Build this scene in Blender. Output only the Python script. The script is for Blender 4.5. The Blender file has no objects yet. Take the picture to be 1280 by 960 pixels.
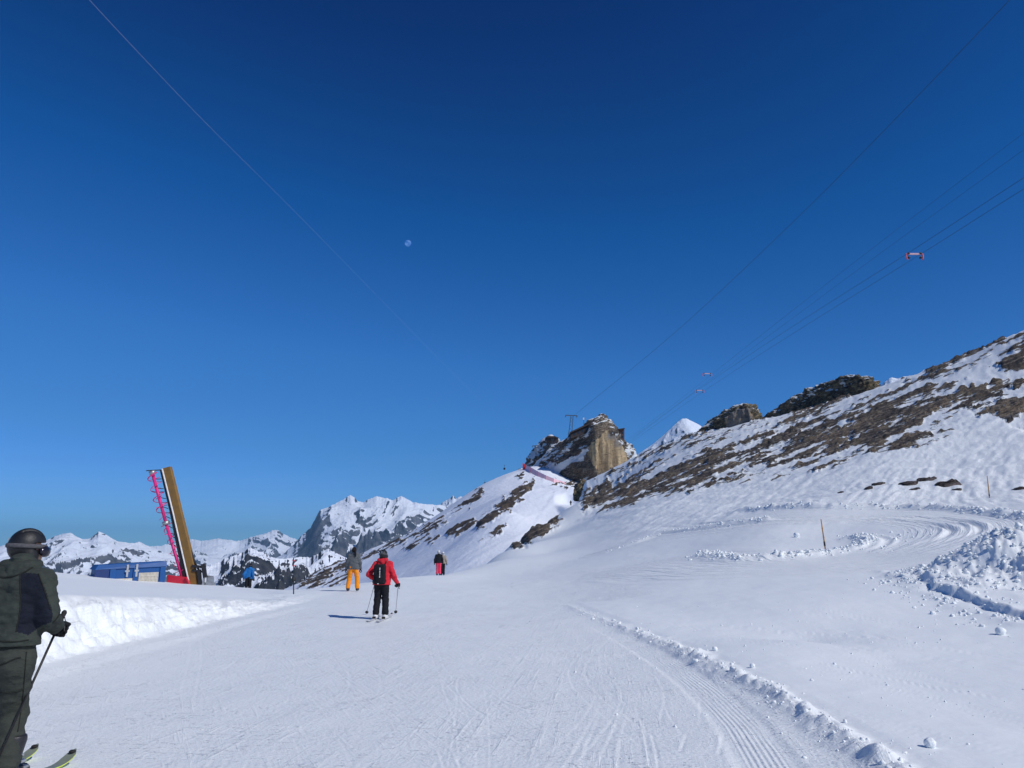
import bpy, math, random
import numpy as np
from mathutils import Vector

random.seed(7)
RNG = np.random.default_rng(11)
scene = bpy.context.scene
COL = scene.collection
PI = math.pi

# ------------------------------------------------------------------ camera, sky, sun, exposure
F_PX, EYE, PITCH = 967.0, 1.6, math.atan((688 - 480) / 967.0)
cam_data = bpy.data.cameras.new("camera")
cam_data.sensor_width = 36.0
cam_data.lens = 36.0 * F_PX / 1280.0
cam_data.clip_start = 0.1
cam_data.clip_end = 120000.0
cam = bpy.data.objects.new("camera", cam_data)
cam.location = (0, 0, EYE)
cam.rotation_euler = (PI / 2 + PITCH, 0, 0)
COL.objects.link(cam)
scene.camera = cam

SUN = Vector((0.61, -0.43, 0.665)).normalized()          # towards the sun: from the right, slightly behind
SUN_EL = math.asin(SUN.z)
SUN_AZ = math.atan2(SUN.x, SUN.y)                       # clockwise from +Y
world = bpy.data.worlds.new("World")
scene.world = world
world.use_nodes = True
wn = world.node_tree
bg = wn.nodes["Background"]
sky = wn.nodes.new("ShaderNodeTexSky")
sky.sky_type = 'NISHITA'
sky.sun_disc = False
sky.sun_elevation = SUN_EL
sky.sun_rotation = SUN_AZ
sky.altitude = 2700
sky.air_density = 1.0
sky.dust_density = 0.15
sky.ozone_density = 3.0
# response of the picture to the sky colour: one tone curve per channel, the same all over the sky
pre = wn.nodes.new("ShaderNodeVectorMath")
pre.operation = 'SCALE'
pre.inputs['Scale'].default_value = 0.1
crv = wn.nodes.new("ShaderNodeRGBCurve")
post = wn.nodes.new("ShaderNodeVectorMath")
post.operation = 'SCALE'
post.inputs['Scale'].default_value = 10.0
for ch, pts in ((0, [(0, 0), (.057, .0002), (.0667, .0008), (.0865, .0025), (.152, .030), (.314, .074), (.54, .16), (1, .27)]),
                (1, [(0, 0), (.06, .008), (.1035, .026), (.121, .044), (.156, .079), (.266, .172), (.505, .290), (.733, .43), (1, .62)]),
                (2, [(0, 0), (.12, .05), (.212, .146), (.245, .204), (.304, .313), (.4675, .525), (.731, .69), (.82, .82), (1, 1)])):
    c = crv.mapping.curves[ch]
    c.points[0].location = pts[0]
    c.points[1].location = pts[-1]
    for q in pts[1:-1]:
        c.points.new(*q)
    for q in c.points:
        q.handle_type = 'VECTOR'
crv.mapping.use_clip = False
crv.mapping.extend = 'EXTRAPOLATED'
crv.mapping.update()
wn.links.new(sky.outputs[0], pre.inputs[0])
wn.links.new(pre.outputs[0], crv.inputs['Color'])
wn.links.new(crv.outputs[0], post.inputs[0])
wn.links.new(post.outputs[0], bg.inputs[0])
bg.inputs[1].default_value = 0.10
sun_data = bpy.data.lights.new("sun", 'SUN')
sun_data.energy = 3.15
sun_data.angle = math.radians(0.5)
sun_data.color = (1.0, 0.97, 0.925)
sun = bpy.data.objects.new("sun", sun_data)
sun.rotation_euler = SUN.to_track_quat('Z', 'Y').to_euler()
sun.location = (50, -10, 60)
COL.objects.link(sun)
scene.view_settings.view_transform = 'Standard'
scene.view_settings.look = 'None'
scene.view_settings.exposure = 0.0
scene.view_settings.gamma = 1.0
scene.view_settings.use_curve_mapping = False
scene.cycles.max_bounces = 6
scene.cycles.volume_bounces = 0

# ------------------------------------------------------------------ geometry helpers
CT, ST = math.cos(PITCH), math.sin(PITCH)


def P(u, v, Y):
    """world point seen at photo pixel (u, v) when it stands Y metres ahead"""
    a, b = (u - 640.0) / F_PX, (480.0 - v) / F_PX
    dy, dz = CT - b * ST, ST + b * CT
    s = Y / dy
    return np.array([a * s, Y, EYE + dz * s])


def PV(u, v, Y):
    return Vector(P(u, v, Y))


def proj(x, y, z):
    yy = y * CT + (z - EYE) * ST
    zz = -y * ST + (z - EYE) * CT
    yy = np.maximum(yy, 1e-3)
    return 640.0 + F_PX * x / yy, 480.0 - F_PX * zz / yy


_perm = np.random.default_rng(3).permutation(256)
_perm = np.concatenate([_perm, _perm, _perm]).astype(np.int32)
_g3 = np.random.default_rng(4).normal(size=(256, 3))
_g3 /= np.linalg.norm(_g3, axis=1, keepdims=True)
_g3 = _g3.astype(np.float32)


def noise2(x, y, seed=0):
    x = np.asarray(x, dtype=np.float64) + seed * 17.13
    y = np.asarray(y, dtype=np.float64) + seed * 5.77
    xi, yi = np.floor(x), np.floor(y)
    fx, fy = (x - xi).astype(np.float32), (y - yi).astype(np.float32)
    xi, yi = xi.astype(np.int64) & 255, yi.astype(np.int64) & 255
    u, v = fx * fx * fx * (fx * (fx * 6 - 15) + 10), fy * fy * fy * (fy * (fy * 6 - 15) + 10)

    def g(ix, iy, dx, dy):
        h = _perm[_perm[ix & 255] + (iy & 255)]
        return _g3[h, 0] * dx + _g3[h, 1] * dy
    a, b = g(xi, yi, fx, fy), g(xi + 1, yi, fx - 1, fy)
    c, d = g(xi, yi + 1, fx, fy - 1), g(xi + 1, yi + 1, fx - 1, fy - 1)
    return ((a + u * (b - a)) * (1 - v) + (c + u * (d - c)) * v) * 1.5


def noise3(x, y, z, seed=0):
    x = np.asarray(x, dtype=np.float64) + seed * 13.7
    y = np.asarray(y, dtype=np.float64) + seed * 3.3
    z = np.asarray(z, dtype=np.float64) + seed * 7.9
    xi, yi, zi = np.floor(x), np.floor(y), np.floor(z)
    fx, fy, fz = (x - xi).astype(np.float32), (y - yi).astype(np.float32), (z - zi).astype(np.float32)
    xi, yi, zi = xi.astype(np.int64) & 255, yi.astype(np.int64) & 255, zi.astype(np.int64) & 255
    u, v, w = [f * f * (3 - 2 * f) for f in (fx, fy, fz)]

    def g(ix, iy, iz, dx, dy, dz):
        h = _perm[_perm[_perm[ix & 255] + (iy & 255)] + (iz & 255)]
        return _g3[h, 0] * dx + _g3[h, 1] * dy + _g3[h, 2] * dz
    r = []
    for k in (0, 1):
        a, b = g(xi, yi, zi + k, fx, fy, fz - k), g(xi + 1, yi, zi + k, fx - 1, fy, fz - k)
        c, d = g(xi, yi + 1, zi + k, fx, fy - 1, fz - k), g(xi + 1, yi + 1, zi + k, fx - 1, fy - 1, fz - k)
        r.append((a + u * (b - a)) * (1 - v) + (c + u * (d - c)) * v)
    return (r[0] + w * (r[1] - r[0])) * 1.5


def fbm2(x, y, oct=4, seed=0, gain=0.5):
    s, a = 0, 1.0
    for k in range(oct):
        s = s + a * noise2(x * 2 ** k, y * 2 ** k, seed + k)
        a *= gain
    return s


def fbm3(x, y, z, oct=4, seed=0, gain=0.5):
    s, a = 0, 1.0
    for k in range(oct):
        s = s + a * noise3(x * 2 ** k, y * 2 ** k, z * 2 ** k, seed + k)
        a *= gain
    return s


def ridged2(x, y, oct=5, seed=0, gain=0.55):
    s, a, w = 0, 1.0, 1.0
    for k in range(oct):
        n = 1 - np.abs(noise2(x * 2.03 ** k, y * 2.03 ** k, seed + k)) * 1.6
        n = np.clip(n, 0, 1) ** 2 * w
        s = s + a * n
        w = np.clip(n * 1.6, 0.15, 1)
        a *= gain
    return s


def sstep(a, b, x):
    t = np.clip((x - a) / (b - a), 0, 1)
    return t * t * (3 - 2 * t)


class TPS:
    """thin plate spline through scattered 2-D samples"""

    def __init__(self, pts, val, lam=1e-4):
        self.p = np.asarray(pts, float)
        n = len(self.p)
        A = np.zeros((n + 3, n + 3))
        A[:n, :n] = self.k(self.p[:, None, :] - self.p[None]) + lam * np.eye(n)
        A[:n, n] = 1
        A[:n, n + 1:] = self.p
        A[n:, :n] = A[:n, n:].T
        self.c = np.linalg.solve(A, np.concatenate([np.asarray(val, float), np.zeros(3)]))

    @staticmethod
    def k(d):
        r2 = (d * d).sum(-1) + 1e-12
        return 0.5 * r2 * np.log(r2)

    def __call__(self, a, b):
        sh = np.shape(a)
        a, b = np.ravel(a), np.ravel(b)
        out = np.empty(a.shape)
        n = len(self.p)
        for i in range(0, len(a), 40000):
            aa, bb = a[i:i + 40000], b[i:i + 40000]
            r2 = (aa[:, None] - self.p[:, 0]) ** 2 + (bb[:, None] - self.p[:, 1]) ** 2 + 1e-12
            out[i:i + 40000] = (0.5 * r2 * np.log(r2)) @ self.c[:n] + self.c[n] + self.c[n + 1] * aa + self.c[n + 2] * bb
        return out.reshape(sh)


def poly_sd(u, v, poly):
    """signed distance in pixels to a polygon, positive inside"""
    poly = np.asarray(poly, float)
    d = np.full(u.shape, 1e9)
    ins = np.zeros(u.shape, bool)
    for (x0, y0), (x1, y1) in zip(poly, np.roll(poly, -1, 0)):
        ex, ey = x1 - x0, y1 - y0
        t = np.clip(((u - x0) * ex + (v - y0) * ey) / (ex * ex + ey * ey + 1e-9), 0, 1)
        d = np.minimum(d, (u - x0 - t * ex) ** 2 + (v - y0 - t * ey) ** 2)
        c = ((y0 <= v) != (y1 <= v))
        if ey != 0:
            ins ^= c & (u < (v - y0) / ey * ex + x0)
    d = np.sqrt(d)
    return np.where(ins, d, -d)


def line_dist(x, y, pts):
    """distance to a polyline, signed side, and how far along (0..1)"""
    pts = np.asarray(pts, float)
    best = np.full(x.shape, 1e18)
    side = np.zeros(x.shape)
    al = np.zeros(x.shape)
    L = np.concatenate([[0], np.cumsum(np.hypot(*np.diff(pts[:, :2], axis=0).T))])
    for i in range(len(pts) - 1):
        x0, y0 = pts[i][:2]
        x1, y1 = pts[i + 1][:2]
        ex, ey = x1 - x0, y1 - y0
        t = np.clip(((x - x0) * ex + (y - y0) * ey) / (ex * ex + ey * ey + 1e-9), 0, 1)
        d = (x - x0 - t * ex) ** 2 + (y - y0 - t * ey) ** 2
        m = d < best
        best = np.where(m, d, best)
        side = np.where(m, np.sign((x - x0) * ey - (y - y0) * ex), side)
        al = np.where(m, (L[i] + t * (L[i + 1] - L[i])) / L[-1], al)
    return np.sqrt(best), side, al


def smooth_line(pts, n=60):
    """Catmull-Rom through the points"""
    p = np.asarray(pts, float)
    p = np.vstack([2 * p[0] - p[1], p, 2 * p[-1] - p[-2]])
    out = []
    m = len(p) - 3
    for i in range(m):
        k = max(2, n // m)
        for t in np.linspace(0, 1, k, endpoint=False):
            a, b, c, d = p[i:i + 4]
            out.append(0.5 * (2 * b + (c - a) * t + (2 * a - 5 * b + 4 * c - d) * t * t + (3 * b - a - 3 * c + d) * t ** 3))
    out.append(p[-2])
    return np.array(out)


# ------------------------------------------------------------------ mesh and object helpers
def mesh_np(name, V, faces, mats, smooth=True, mat_idx=None, attrs=None):
    """faces: (n,3) or (n,4) int array"""
    V = np.ascontiguousarray(V, np.float32)
    faces = np.ascontiguousarray(faces, np.int32)
    me = bpy.data.meshes.new(name)
    n, k = faces.shape
    me.vertices.add(len(V))
    me.vertices.foreach_set('co', V.ravel())
    me.loops.add(n * k)
    me.loops.foreach_set('vertex_index', faces.ravel())
    me.polygons.add(n)
    me.polygons.foreach_set('loop_start', np.arange(0, n * k, k, dtype=np.int32))
    me.polygons.foreach_set('loop_total', np.full(n, k, np.int32))
    me.polygons.foreach_set('use_smooth', np.full(n, smooth, bool))
    for m in (mats if isinstance(mats, (list, tuple)) else [mats]):
        me.materials.append(m)
    if mat_idx is not None:
        me.polygons.foreach_set('material_index', np.ascontiguousarray(mat_idx, np.int32))
    me.update(calc_edges=True)
    for an, val in (attrs or {}).items():
        a = me.attributes.new(an, 'FLOAT', 'POINT')
        a.data.foreach_set('value', np.ascontiguousarray(val, np.float32).ravel())
    return me


def link(name, me, parent=None, loc=None):
    o = bpy.data.objects.new(name, me)
    COL.objects.link(o)
    if parent is not None:
        o.parent = parent
    if loc is not None:
        o.location = loc
    return o


def tag(o, label=None, cat=None, group=None, kind=None):
    for k, v in (('label', label), ('category', cat), ('group', group), ('kind', kind)):
        if v:
            o[k] = v
    return o


def empty(name, loc, label, cat, group=None, rotz=0):
    o = bpy.data.objects.new(name, None)
    o.location = loc
    o.rotation_euler = (0, 0, rotz)
    o.empty_display_size = 0.1
    COL.objects.link(o)
    return tag(o, label, cat, group)


class MB:
    """collects simple shapes into one mesh"""

    def __init__(self):
        self.v, self.f, self.n = [], [], 0

    def add(self, v, f):
        v = np.asarray(v, float).reshape(-1, 3)
        for q in f:
            self.f.append([i + self.n for i in q])
        self.v.append(v)
        self.n += len(v)

    def box(self, c, size, rot=None):
        h = np.asarray(size, float) / 2
        v = np.array([[sx, sy, sz] for sx in (-1, 1) for sy in (-1, 1) for sz in (-1, 1)]) * h
        if rot is not None:
            v = v @ np.asarray(rot).T
        self.add(v + np.asarray(c, float), [(0, 1, 3, 2), (4, 6, 7, 5), (0, 4, 5, 1), (2, 3, 7, 6), (0, 2, 6, 4), (1, 5, 7, 3)])
        return self

    def hexa(self, v):
        """eight corners: bottom ring then top ring"""
        self.add(v, [(3, 2, 1, 0), (4, 5, 6, 7), (0, 1, 5, 4), (1, 2, 6, 5), (2, 3, 7, 6), (3, 0, 4, 7)])
        return self

    def tube(self, pts, r, n=8, cap=True, flat=1.0):
        pts = [np.asarray(p, float) for p in pts]
        rs = r if isinstance(r, (list, tuple, np.ndarray)) else [r] * len(pts)
        prev = None
        rings = []
        for i, p in enumerate(pts):
            t = pts[min(i + 1, len(pts) - 1)] - pts[max(i - 1, 0)]
            t = t / (np.linalg.norm(t) + 1e-12)
            if prev is None:
                a = np.array([0, 0, 1.0]) if abs(t[2]) < 0.9 else np.array([1.0, 0, 0])
            else:
                a = prev
            e1 = a - t * (a @ t)
            e1 /= np.linalg.norm(e1) + 1e-12
            prev = e1
            e2 = np.cross(t, e1)
            an = np.arange(n) * 2 * PI / n
            rings.append(p + rs[i] * (np.cos(an)[:, None] * e1 + flat * np.sin(an)[:, None] * e2))
        f = []
        for i in range(len(pts) - 1):
            for k in range(n):
                k2 = (k + 1) % n
                f.append((i * n + k, i * n + k2, (i + 1) * n + k2, (i + 1) * n + k))
        if cap:
            f.append(tuple(range(n))[::-1])
            f.append(tuple((len(pts) - 1) * n + k for k in range(n)))
        self.add(np.vstack(rings), f)
        return self

    def bar(self, a, b, w, h=None):
        h = h or w
        a, b = np.asarray(a, float), np.asarray(b, float)
        t = (b - a) / np.linalg.norm(b - a)
        up = np.array([0, 0, 1.0]) if abs(t[2]) < 0.95 else np.array([0, 1.0, 0])
        s = np.cross(t, up)
        s /= np.linalg.norm(s)
        up = np.cross(s, t)
        s, up = s * w / 2, up * h / 2
        self.hexa([a - s - up, a + s - up, b + s - up, b - s - up, a - s + up, a + s + up, b + s + up, b - s + up])
        return self

    def ball(self, c, r, n=10):
        rr = np.asarray(r, float) * np.ones(3)
        v, f = [], []
        m = max(4, n // 2)
        for i in range(m + 1):
            th = PI * i / m
            for k in range(n):
                ph = 2 * PI * k / n
                v.append(np.array([math.sin(th) * math.cos(ph), math.sin(th) * math.sin(ph), math.cos(th)]) * rr + np.asarray(c))
        for i in range(m):
            for k in range(n):
                k2 = (k + 1) % n
                f.append((i * n + k, (i + 1) * n + k, (i + 1) * n + k2, i * n + k2))
        self.add(v, f)
        return self

    def build(self, name, mat, parent=None, origin=None, smooth=False, bevel=0.0):
        V = np.vstack(self.v)
        if origin is not None:
            V = V - np.asarray(origin, float)
        me = bpy.data.meshes.new(name)
        me.from_pydata([tuple(p) for p in V], [], [tuple(q) for q in self.f])
        me.materials.append(mat)
        me.polygons.foreach_set('use_smooth', np.full(len(me.polygons), smooth, bool))
        me.update()
        o = link(name, me, parent)
        if bevel:
            m = o.modifiers.new('bevel', 'BEVEL')
            m.width = bevel
            m.segments = 2
        return o


# ------------------------------------------------------------------ materials
class NT:
    def __init__(self, name):
        self.m = bpy.data.materials.new(name)
        self.m.use_nodes = True
        self.t = self.m.node_tree
        self.b = self.t.nodes['Principled BSDF']

    def n(self, typ, props=None, **inp):
        nd = self.t.nodes.new(typ)
        for k, v in (props or {}).items():
            setattr(nd, k, v)
        for k, v in inp.items():
            self.set(nd, k, v)
        return nd

    def set(self, nd, k, v):
        s = nd.inputs[int(k[1:])] if k[0] == 'i' and k[1:].isdigit() else nd.inputs[k.replace('_', ' ')]
        if isinstance(v, bpy.types.NodeSocket):
            self.t.links.new(v, s)
        elif isinstance(v, bpy.types.Node):
            self.t.links.new(v.outputs[0], s)
        else:
            s.default_value = v

    def math(self, op, a, b=0.0, c=0.0):
        return self.n('ShaderNodeMath', {'operation': op}, i0=a, i1=b, i2=c).outputs[0]

    def mix(self, f, a, b):
        nd = self.n('ShaderNodeMix', {'data_type': 'RGBA'})
        self.set(nd, 'i0', f)
        for i, v in ((6, a), (7, b)):
            if isinstance(v, (tuple, list)):
                nd.inputs[i].default_value = tuple(v) + ((1,) if len(v) == 3 else ())
            else:
                self.t.links.new(v, nd.inputs[i])
        return nd.outputs[2]

    def ramp(self, f, a, b):
        return self.n('ShaderNodeMapRange', {'interpolation_type': 'SMOOTHSTEP'}, i0=f, i1=a, i2=b).outputs[0]

    def noise(self, vec, scale, detail=3.0, rough=0.5):
        nd = self.n('ShaderNodeTexNoise', None, Scale=scale, Detail=detail, Roughness=rough)
        self.set(nd, 'Vector', vec)
        return nd.outputs[0]

    def obj(self):
        return self.n('ShaderNodeTexCoord').outputs['Object']

    def mapping(self, vec, rot=(0, 0, 0), scale=(1, 1, 1)):
        rn = self.n('ShaderNodeMapping')                     # turn first, then stretch
        self.set(rn, 'Vector', vec)
        rn.inputs['Rotation'].default_value = rot
        nd = self.n('ShaderNodeMapping')
        self.set(nd, 'Vector', rn)
        nd.inputs['Scale'].default_value = scale
        return nd.outputs[0]

    def attr(self, name):
        return self.n('ShaderNodeAttribute', {'attribute_name': name}).outputs['Fac']

    def bump(self, h, dist=1.0, strength=1.0, normal=None):
        nd = self.n('ShaderNodeBump', None, Strength=strength, Distance=dist, Height=h)
        if normal is not None:
            self.set(nd, 'Normal', normal)
        self.t.links.new(nd.outputs[0], self.b.inputs['Normal'])
        return nd.outputs[0]

    def fin(self, color=None, rough=0.6, spec=0.3, metal=0.0):
        if color is not None:
            if isinstance(color, (tuple, list)):
                self.b.inputs['Base Color'].default_value = tuple(color)[:3] + (1,)
            else:
                self.t.links.new(color, self.b.inputs['Base Color'])
        self.set(self.b, 'Roughness', rough)
        self.set(self.b, 'Specular IOR Level', spec)
        self.set(self.b, 'Metallic', metal)
        return self.m


SNOW = (0.85, 0.885, 0.89)


def rock_colour(t, vec, sc, warm=1.0):
    n1 = t.noise(vec, 0.35 * sc, 5.0, 0.6)
    n2 = t.noise(vec, 1.9 * sc, 4.0, 0.65)
    n3 = t.noise(vec, 4.6 * sc, 4.0, 0.7)
    c1 = t.mix(t.ramp(n1, 0.36, 0.66), (0.060, 0.055, 0.052), (0.225 * warm, 0.170 * warm, 0.115))
    c2 = t.mix(t.ramp(n2, 0.44, 0.70), c1, (0.38 * warm, 0.315 * warm, 0.235))
    return t.mix(t.ramp(n3, 0.46, 0.62), c2, (0.055, 0.050, 0.047))


def make_snow_mat():
    """near slope: snow with relief that changes from skied piste to wind-blown slope, and rock where it shows"""
    t = NT('snow_and_rock')
    p = t.obj()
    piste, cord, rock, wild = t.attr('piste'), t.attr('cord'), t.attr('rock'), t.attr('wild')
    # piste: scrapes of ski edges in two directions, grains
    s1 = t.noise(t.mapping(p, (0, 0, math.radians(7)), (13.0, 0.6, 1)), 1.0, 4.0, 0.65)
    s2 = t.noise(t.mapping(p, (0, 0, math.radians(-24)), (16.0, 0.7, 1)), 1.0, 3.0, 0.6)
    s3 = t.noise(t.mapping(p, (0, 0, math.radians(8)), (5.5, 15.0, 1)), 1.0, 3.0, 0.62)
    sc = t.math('ADD', t.math('MULTIPLY', t.ramp(s1, 0.50, 0.72), 0.004), t.math('MULTIPLY', t.ramp(s2, 0.54, 0.74), 0.0035))
    sc = t.math('ADD', sc, t.math('MULTIPLY', t.ramp(s3, 0.575, 0.66), 0.009))
    pat = t.ramp(t.noise(p, 0.9, 3.0, 0.6), 0.36, 0.66)
    sc = t.math('MULTIPLY', sc, t.math('ADD', 0.25, t.math('MULTIPLY', pat, 0.85)))
    gr = t.noise(t.mapping(p, (0, 0, 0.2), (20, 34, 20)), 1.0, 4.0, 0.65)
    sc = t.math('ADD', sc, t.math('MULTIPLY', gr, 0.015))
    h = t.math('MULTIPLY', sc, piste)
    # soft lumps everywhere, rougher away from the groomed ground
    l1 = t.noise(p, 2.2, 5.0, 0.55)
    h = t.math('ADD', h, t.math('MULTIPLY', l1, t.math('ADD', 0.012, t.math('MULTIPLY', wild, 0.055))))
    l3 = t.noise(t.mapping(p, (0, math.radians(21), 0), (0.6, 0.4, 5.0)), 1.0, 3.0, 0.6)
    h = t.math('ADD', h, t.math('MULTIPLY', l3, t.math('MULTIPLY', wild, 0.13)))
    l2 = t.noise(p, 14.0, 3.0, 0.55)
    h = t.math('ADD', h, t.math('MULTIPLY', l2, t.math('ADD', 0.003, t.math('MULTIPLY', wild, 0.012))))
    # drag marks of the groomer along the road
    rv = t.n('ShaderNodeCombineXYZ')
    t.set(rv, 'X', t.math('MULTIPLY', t.attr('road_side'), 5.0))
    t.set(rv, 'Y', t.math('MULTIPLY', t.attr('road_along'), 0.22))
    rdn = t.ramp(t.noise(rv.outputs[0], 1.0, 5.0, 0.62), 0.40, 0.68)
    h = t.math('ADD', h, t.math('MULTIPLY', rdn, t.math('MULTIPLY', t.attr('road'), 0.030)))
    # groomer corduroy
    cx = t.attr('lateral')
    g = t.math('SINE', t.math('MULTIPLY', cx, 2 * PI / 0.048))
    h = t.math('ADD', h, t.math('MULTIPLY', t.math('MULTIPLY', g, cord), 0.0026))
    # rock mask, edges broken up by noise that follows the layers
    lay = t.mapping(p, (0, math.radians(23), 0), (0.25, 0.25, 1.6))
    rn = t.noise(lay, 1.7, 6.0, 0.7)
    rf = t.ramp(t.math('ADD', rock, t.math('MULTIPLY', t.math('SUBTRACT', rn, 0.5), 1.7)), 0.44, 0.56)
    rcol = rock_colour(t, lay, 1.0)
    rh = t.math('MULTIPLY', t.noise(lay, 2.5, 6.0, 0.7), 0.9)
    h = t.math('ADD', t.math('MULTIPLY', h, t.math('SUBTRACT', 1.0, rf)), t.math('MULTIPLY', rf, rh))
    t.bump(h)
    col = t.mix(rf, SNOW, rcol)
    return t.fin(col, t.math('ADD', 0.55, t.math('MULTIPLY', rf, 0.35)), 0.25)


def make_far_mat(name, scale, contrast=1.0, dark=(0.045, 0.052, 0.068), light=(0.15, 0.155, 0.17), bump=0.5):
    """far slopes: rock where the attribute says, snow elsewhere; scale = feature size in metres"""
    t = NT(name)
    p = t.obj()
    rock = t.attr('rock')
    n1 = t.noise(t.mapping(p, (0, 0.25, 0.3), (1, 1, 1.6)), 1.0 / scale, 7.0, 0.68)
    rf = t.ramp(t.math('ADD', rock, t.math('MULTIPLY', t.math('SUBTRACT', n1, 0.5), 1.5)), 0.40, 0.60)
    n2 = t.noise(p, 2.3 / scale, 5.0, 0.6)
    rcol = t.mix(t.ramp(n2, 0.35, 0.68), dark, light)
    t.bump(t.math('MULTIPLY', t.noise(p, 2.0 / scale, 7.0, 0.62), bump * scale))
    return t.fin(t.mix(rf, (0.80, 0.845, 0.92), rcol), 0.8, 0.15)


def make_rock_mat(name, warm=1.0, face=None, scale=1.0, face_dir=(0, 0, 0)):
    """outcrops: weathered rock, snow where the attribute 'snow' says; 'face' is the yellowish cliff face colour, lightened to look sunlit"""
    t = NT(name)
    p = t.obj()
    lay = t.mapping(p, (0, math.radians(23), 0), (0.4, 0.4, 1.3))
    col = rock_colour(t, lay, scale, warm)
    if face:
        st = t.noise(t.mapping(p, (0, 0, 0), (1.0, 1.0, 0.16)), 0.42 * scale, 6.0, 0.62)
        blot = t.noise(p, 0.16 * scale, 4.0, 0.6)
        fc = t.mix(t.ramp(st, 0.40, 0.60), (face[0] * 0.45, face[1] * 0.44, face[2] * 0.46), face)
        fc = t.mix(t.ramp(blot, 0.50, 0.68), fc, (0.22, 0.21, 0.20))
        col = t.mix(t.ramp(t.attr('face'), 0.3, 0.7), col, fc)
    sn = t.attr('snow')
    n1 = t.noise(lay, 0.55 * scale, 6.0, 0.65)
    sf = t.ramp(t.math('ADD', sn, t.math('MULTIPLY', t.math('SUBTRACT', n1, 0.5), 1.3)), 0.45, 0.58)
    t.bump(t.math('MULTIPLY', t.noise(lay, 1.3 * scale, 7.0, 0.7), 1.2 / scale))
    return t.fin(t.mix(sf, col, SNOW), 0.85, 0.2)


def cloth(name, c, c2=None, scale=30.0, bump=0.004, rough=0.85):
    t = NT(name)
    p = t.obj()
    n1 = t.noise(p, scale, 3.0)
    c2 = c2 or tuple(x * 0.75 for x in c)
    folds = t.noise(t.mapping(p, (0.35, 0.2, 0), (4, 4, 9)), 1.0, 4.0, 0.6)
    t.bump(t.math('ADD', t.math('MULTIPLY', folds, bump * 5), t.math('MULTIPLY', n1, bump * 0.4)))
    return t.fin(t.mix(t.ramp(n1, 0.3, 0.7), c2, c), rough, 0.2)


def paint(name, c, rough=0.45, metal=0.0, dirt=0.25, scale=6.0):
    t = NT(name)
    p = t.obj()
    n1 = t.noise(p, scale, 5.0, 0.65)
    n2 = t.noise(p, scale * 8, 3.0)
    t.bump(t.math('MULTIPLY', n2, 0.002))
    c2 = tuple(x * (1 - dirt) + 0.04 * dirt for x in c)
    return t.fin(t.mix(t.ramp(n1, 0.35, 0.75), c, c2), t.math('ADD', rough, t.math('MULTIPLY', n1, 0.2)), 0.4, metal)


def plain_snow(name, rough_h=0.02, sc=9.0):
    t = NT(name)
    p = t.obj()
    t.bump(t.math('ADD', t.math('MULTIPLY', t.noise(p, sc, 5.0, 0.6), rough_h), t.math('MULTIPLY', t.noise(p, sc * 6, 3.0), rough_h * 0.2)))
    return t.fin(SNOW, 0.6, 0.25)


M_SNOW = make_snow_mat()
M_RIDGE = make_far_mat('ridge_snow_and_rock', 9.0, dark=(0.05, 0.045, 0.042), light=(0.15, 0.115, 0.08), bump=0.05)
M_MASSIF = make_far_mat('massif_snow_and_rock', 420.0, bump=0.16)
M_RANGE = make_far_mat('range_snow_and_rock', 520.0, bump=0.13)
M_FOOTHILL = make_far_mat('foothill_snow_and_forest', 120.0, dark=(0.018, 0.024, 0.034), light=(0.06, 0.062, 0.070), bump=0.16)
M_CLIFF = make_rock_mat('cliff_rock', 1.0, face=(0.62, 0.47, 0.275), scale=0.45)
M_CRAG = make_rock_mat('crag_rock', 1.25, face=(0.50, 0.38, 0.24), scale=0.8)  # face colour raised as if that side caught the sun
M_STONE = make_rock_mat('stone', 0.75, scale=1.2)
M_CLOD = plain_snow('snow_clod')

# ------------------------------------------------------------------ near terrain: piste, bank, right-hand hillside
W = []          # samples (az, ln r, height / r)


def samp_px(u, v, Y):
    x, y, z = P(u, v, Y)
    W.append((math.atan2(x, y), math.log(math.hypot(x, y)), z / math.hypot(x, y)))


def samp_xyz(x, y, z):
    W.append((math.atan2(x, y), math.log(math.hypot(x, y)), z / math.hypot(x, y)))


for az in (-60, -38, -20, -5, 10, 25, 38, 60):           # level ground round the viewer
    for r in (1.0, 2.5, 5.5, 9.0, 13.0):
        a = math.radians(az)
        samp_xyz(r * math.sin(a), r * math.cos(a), 0.0)
for x, y, z in ((0, 19, 0), (-4, 19, 0), (-4, 27, -.03), (2, 26, 0), (-8, 24, 0), (-12, 20, 0), (5, 14, .03),
                (-2, 33, -.05), (-16, 25, 0)):
    samp_xyz(x, y, z)
CREST = [(250, 740, 40), (340, 738, 36), (400, 734, 37), (440, 730, 41), (480, 726, 48), (520, 722, 54), (560, 718.5, 60), (592, 713, 75), (616, 699, 92), (640, 680, 112), (662, 664, 135), (690, 651, 158), (712, 641, 175),
         (724, 634, 186), (730, 603, 228), (745, 595.5, 233), (760, 588.5, 237), (775, 581, 238), (790, 573, 238), (830, 557, 224), (870, 541, 205), (910, 534, 192),
         (950, 525, 182), (1020, 510, 170), (1085, 489, 158), (1160, 463, 145), (1220, 439, 137), (1280, 413, 128), (1400, 360, 118), (1600, 290, 105)]
for i, (u, v, Y) in enumerate(CREST):
    samp_px(u, v, Y)
    if i % 2 == 0 or i < 21:
        a, lr, w = W[-1]
        for k, dw in ((1.28, .03), (1.7, .10), (2.6, .22)):
            W.append((a, lr + math.log(k), w - dw))
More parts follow.
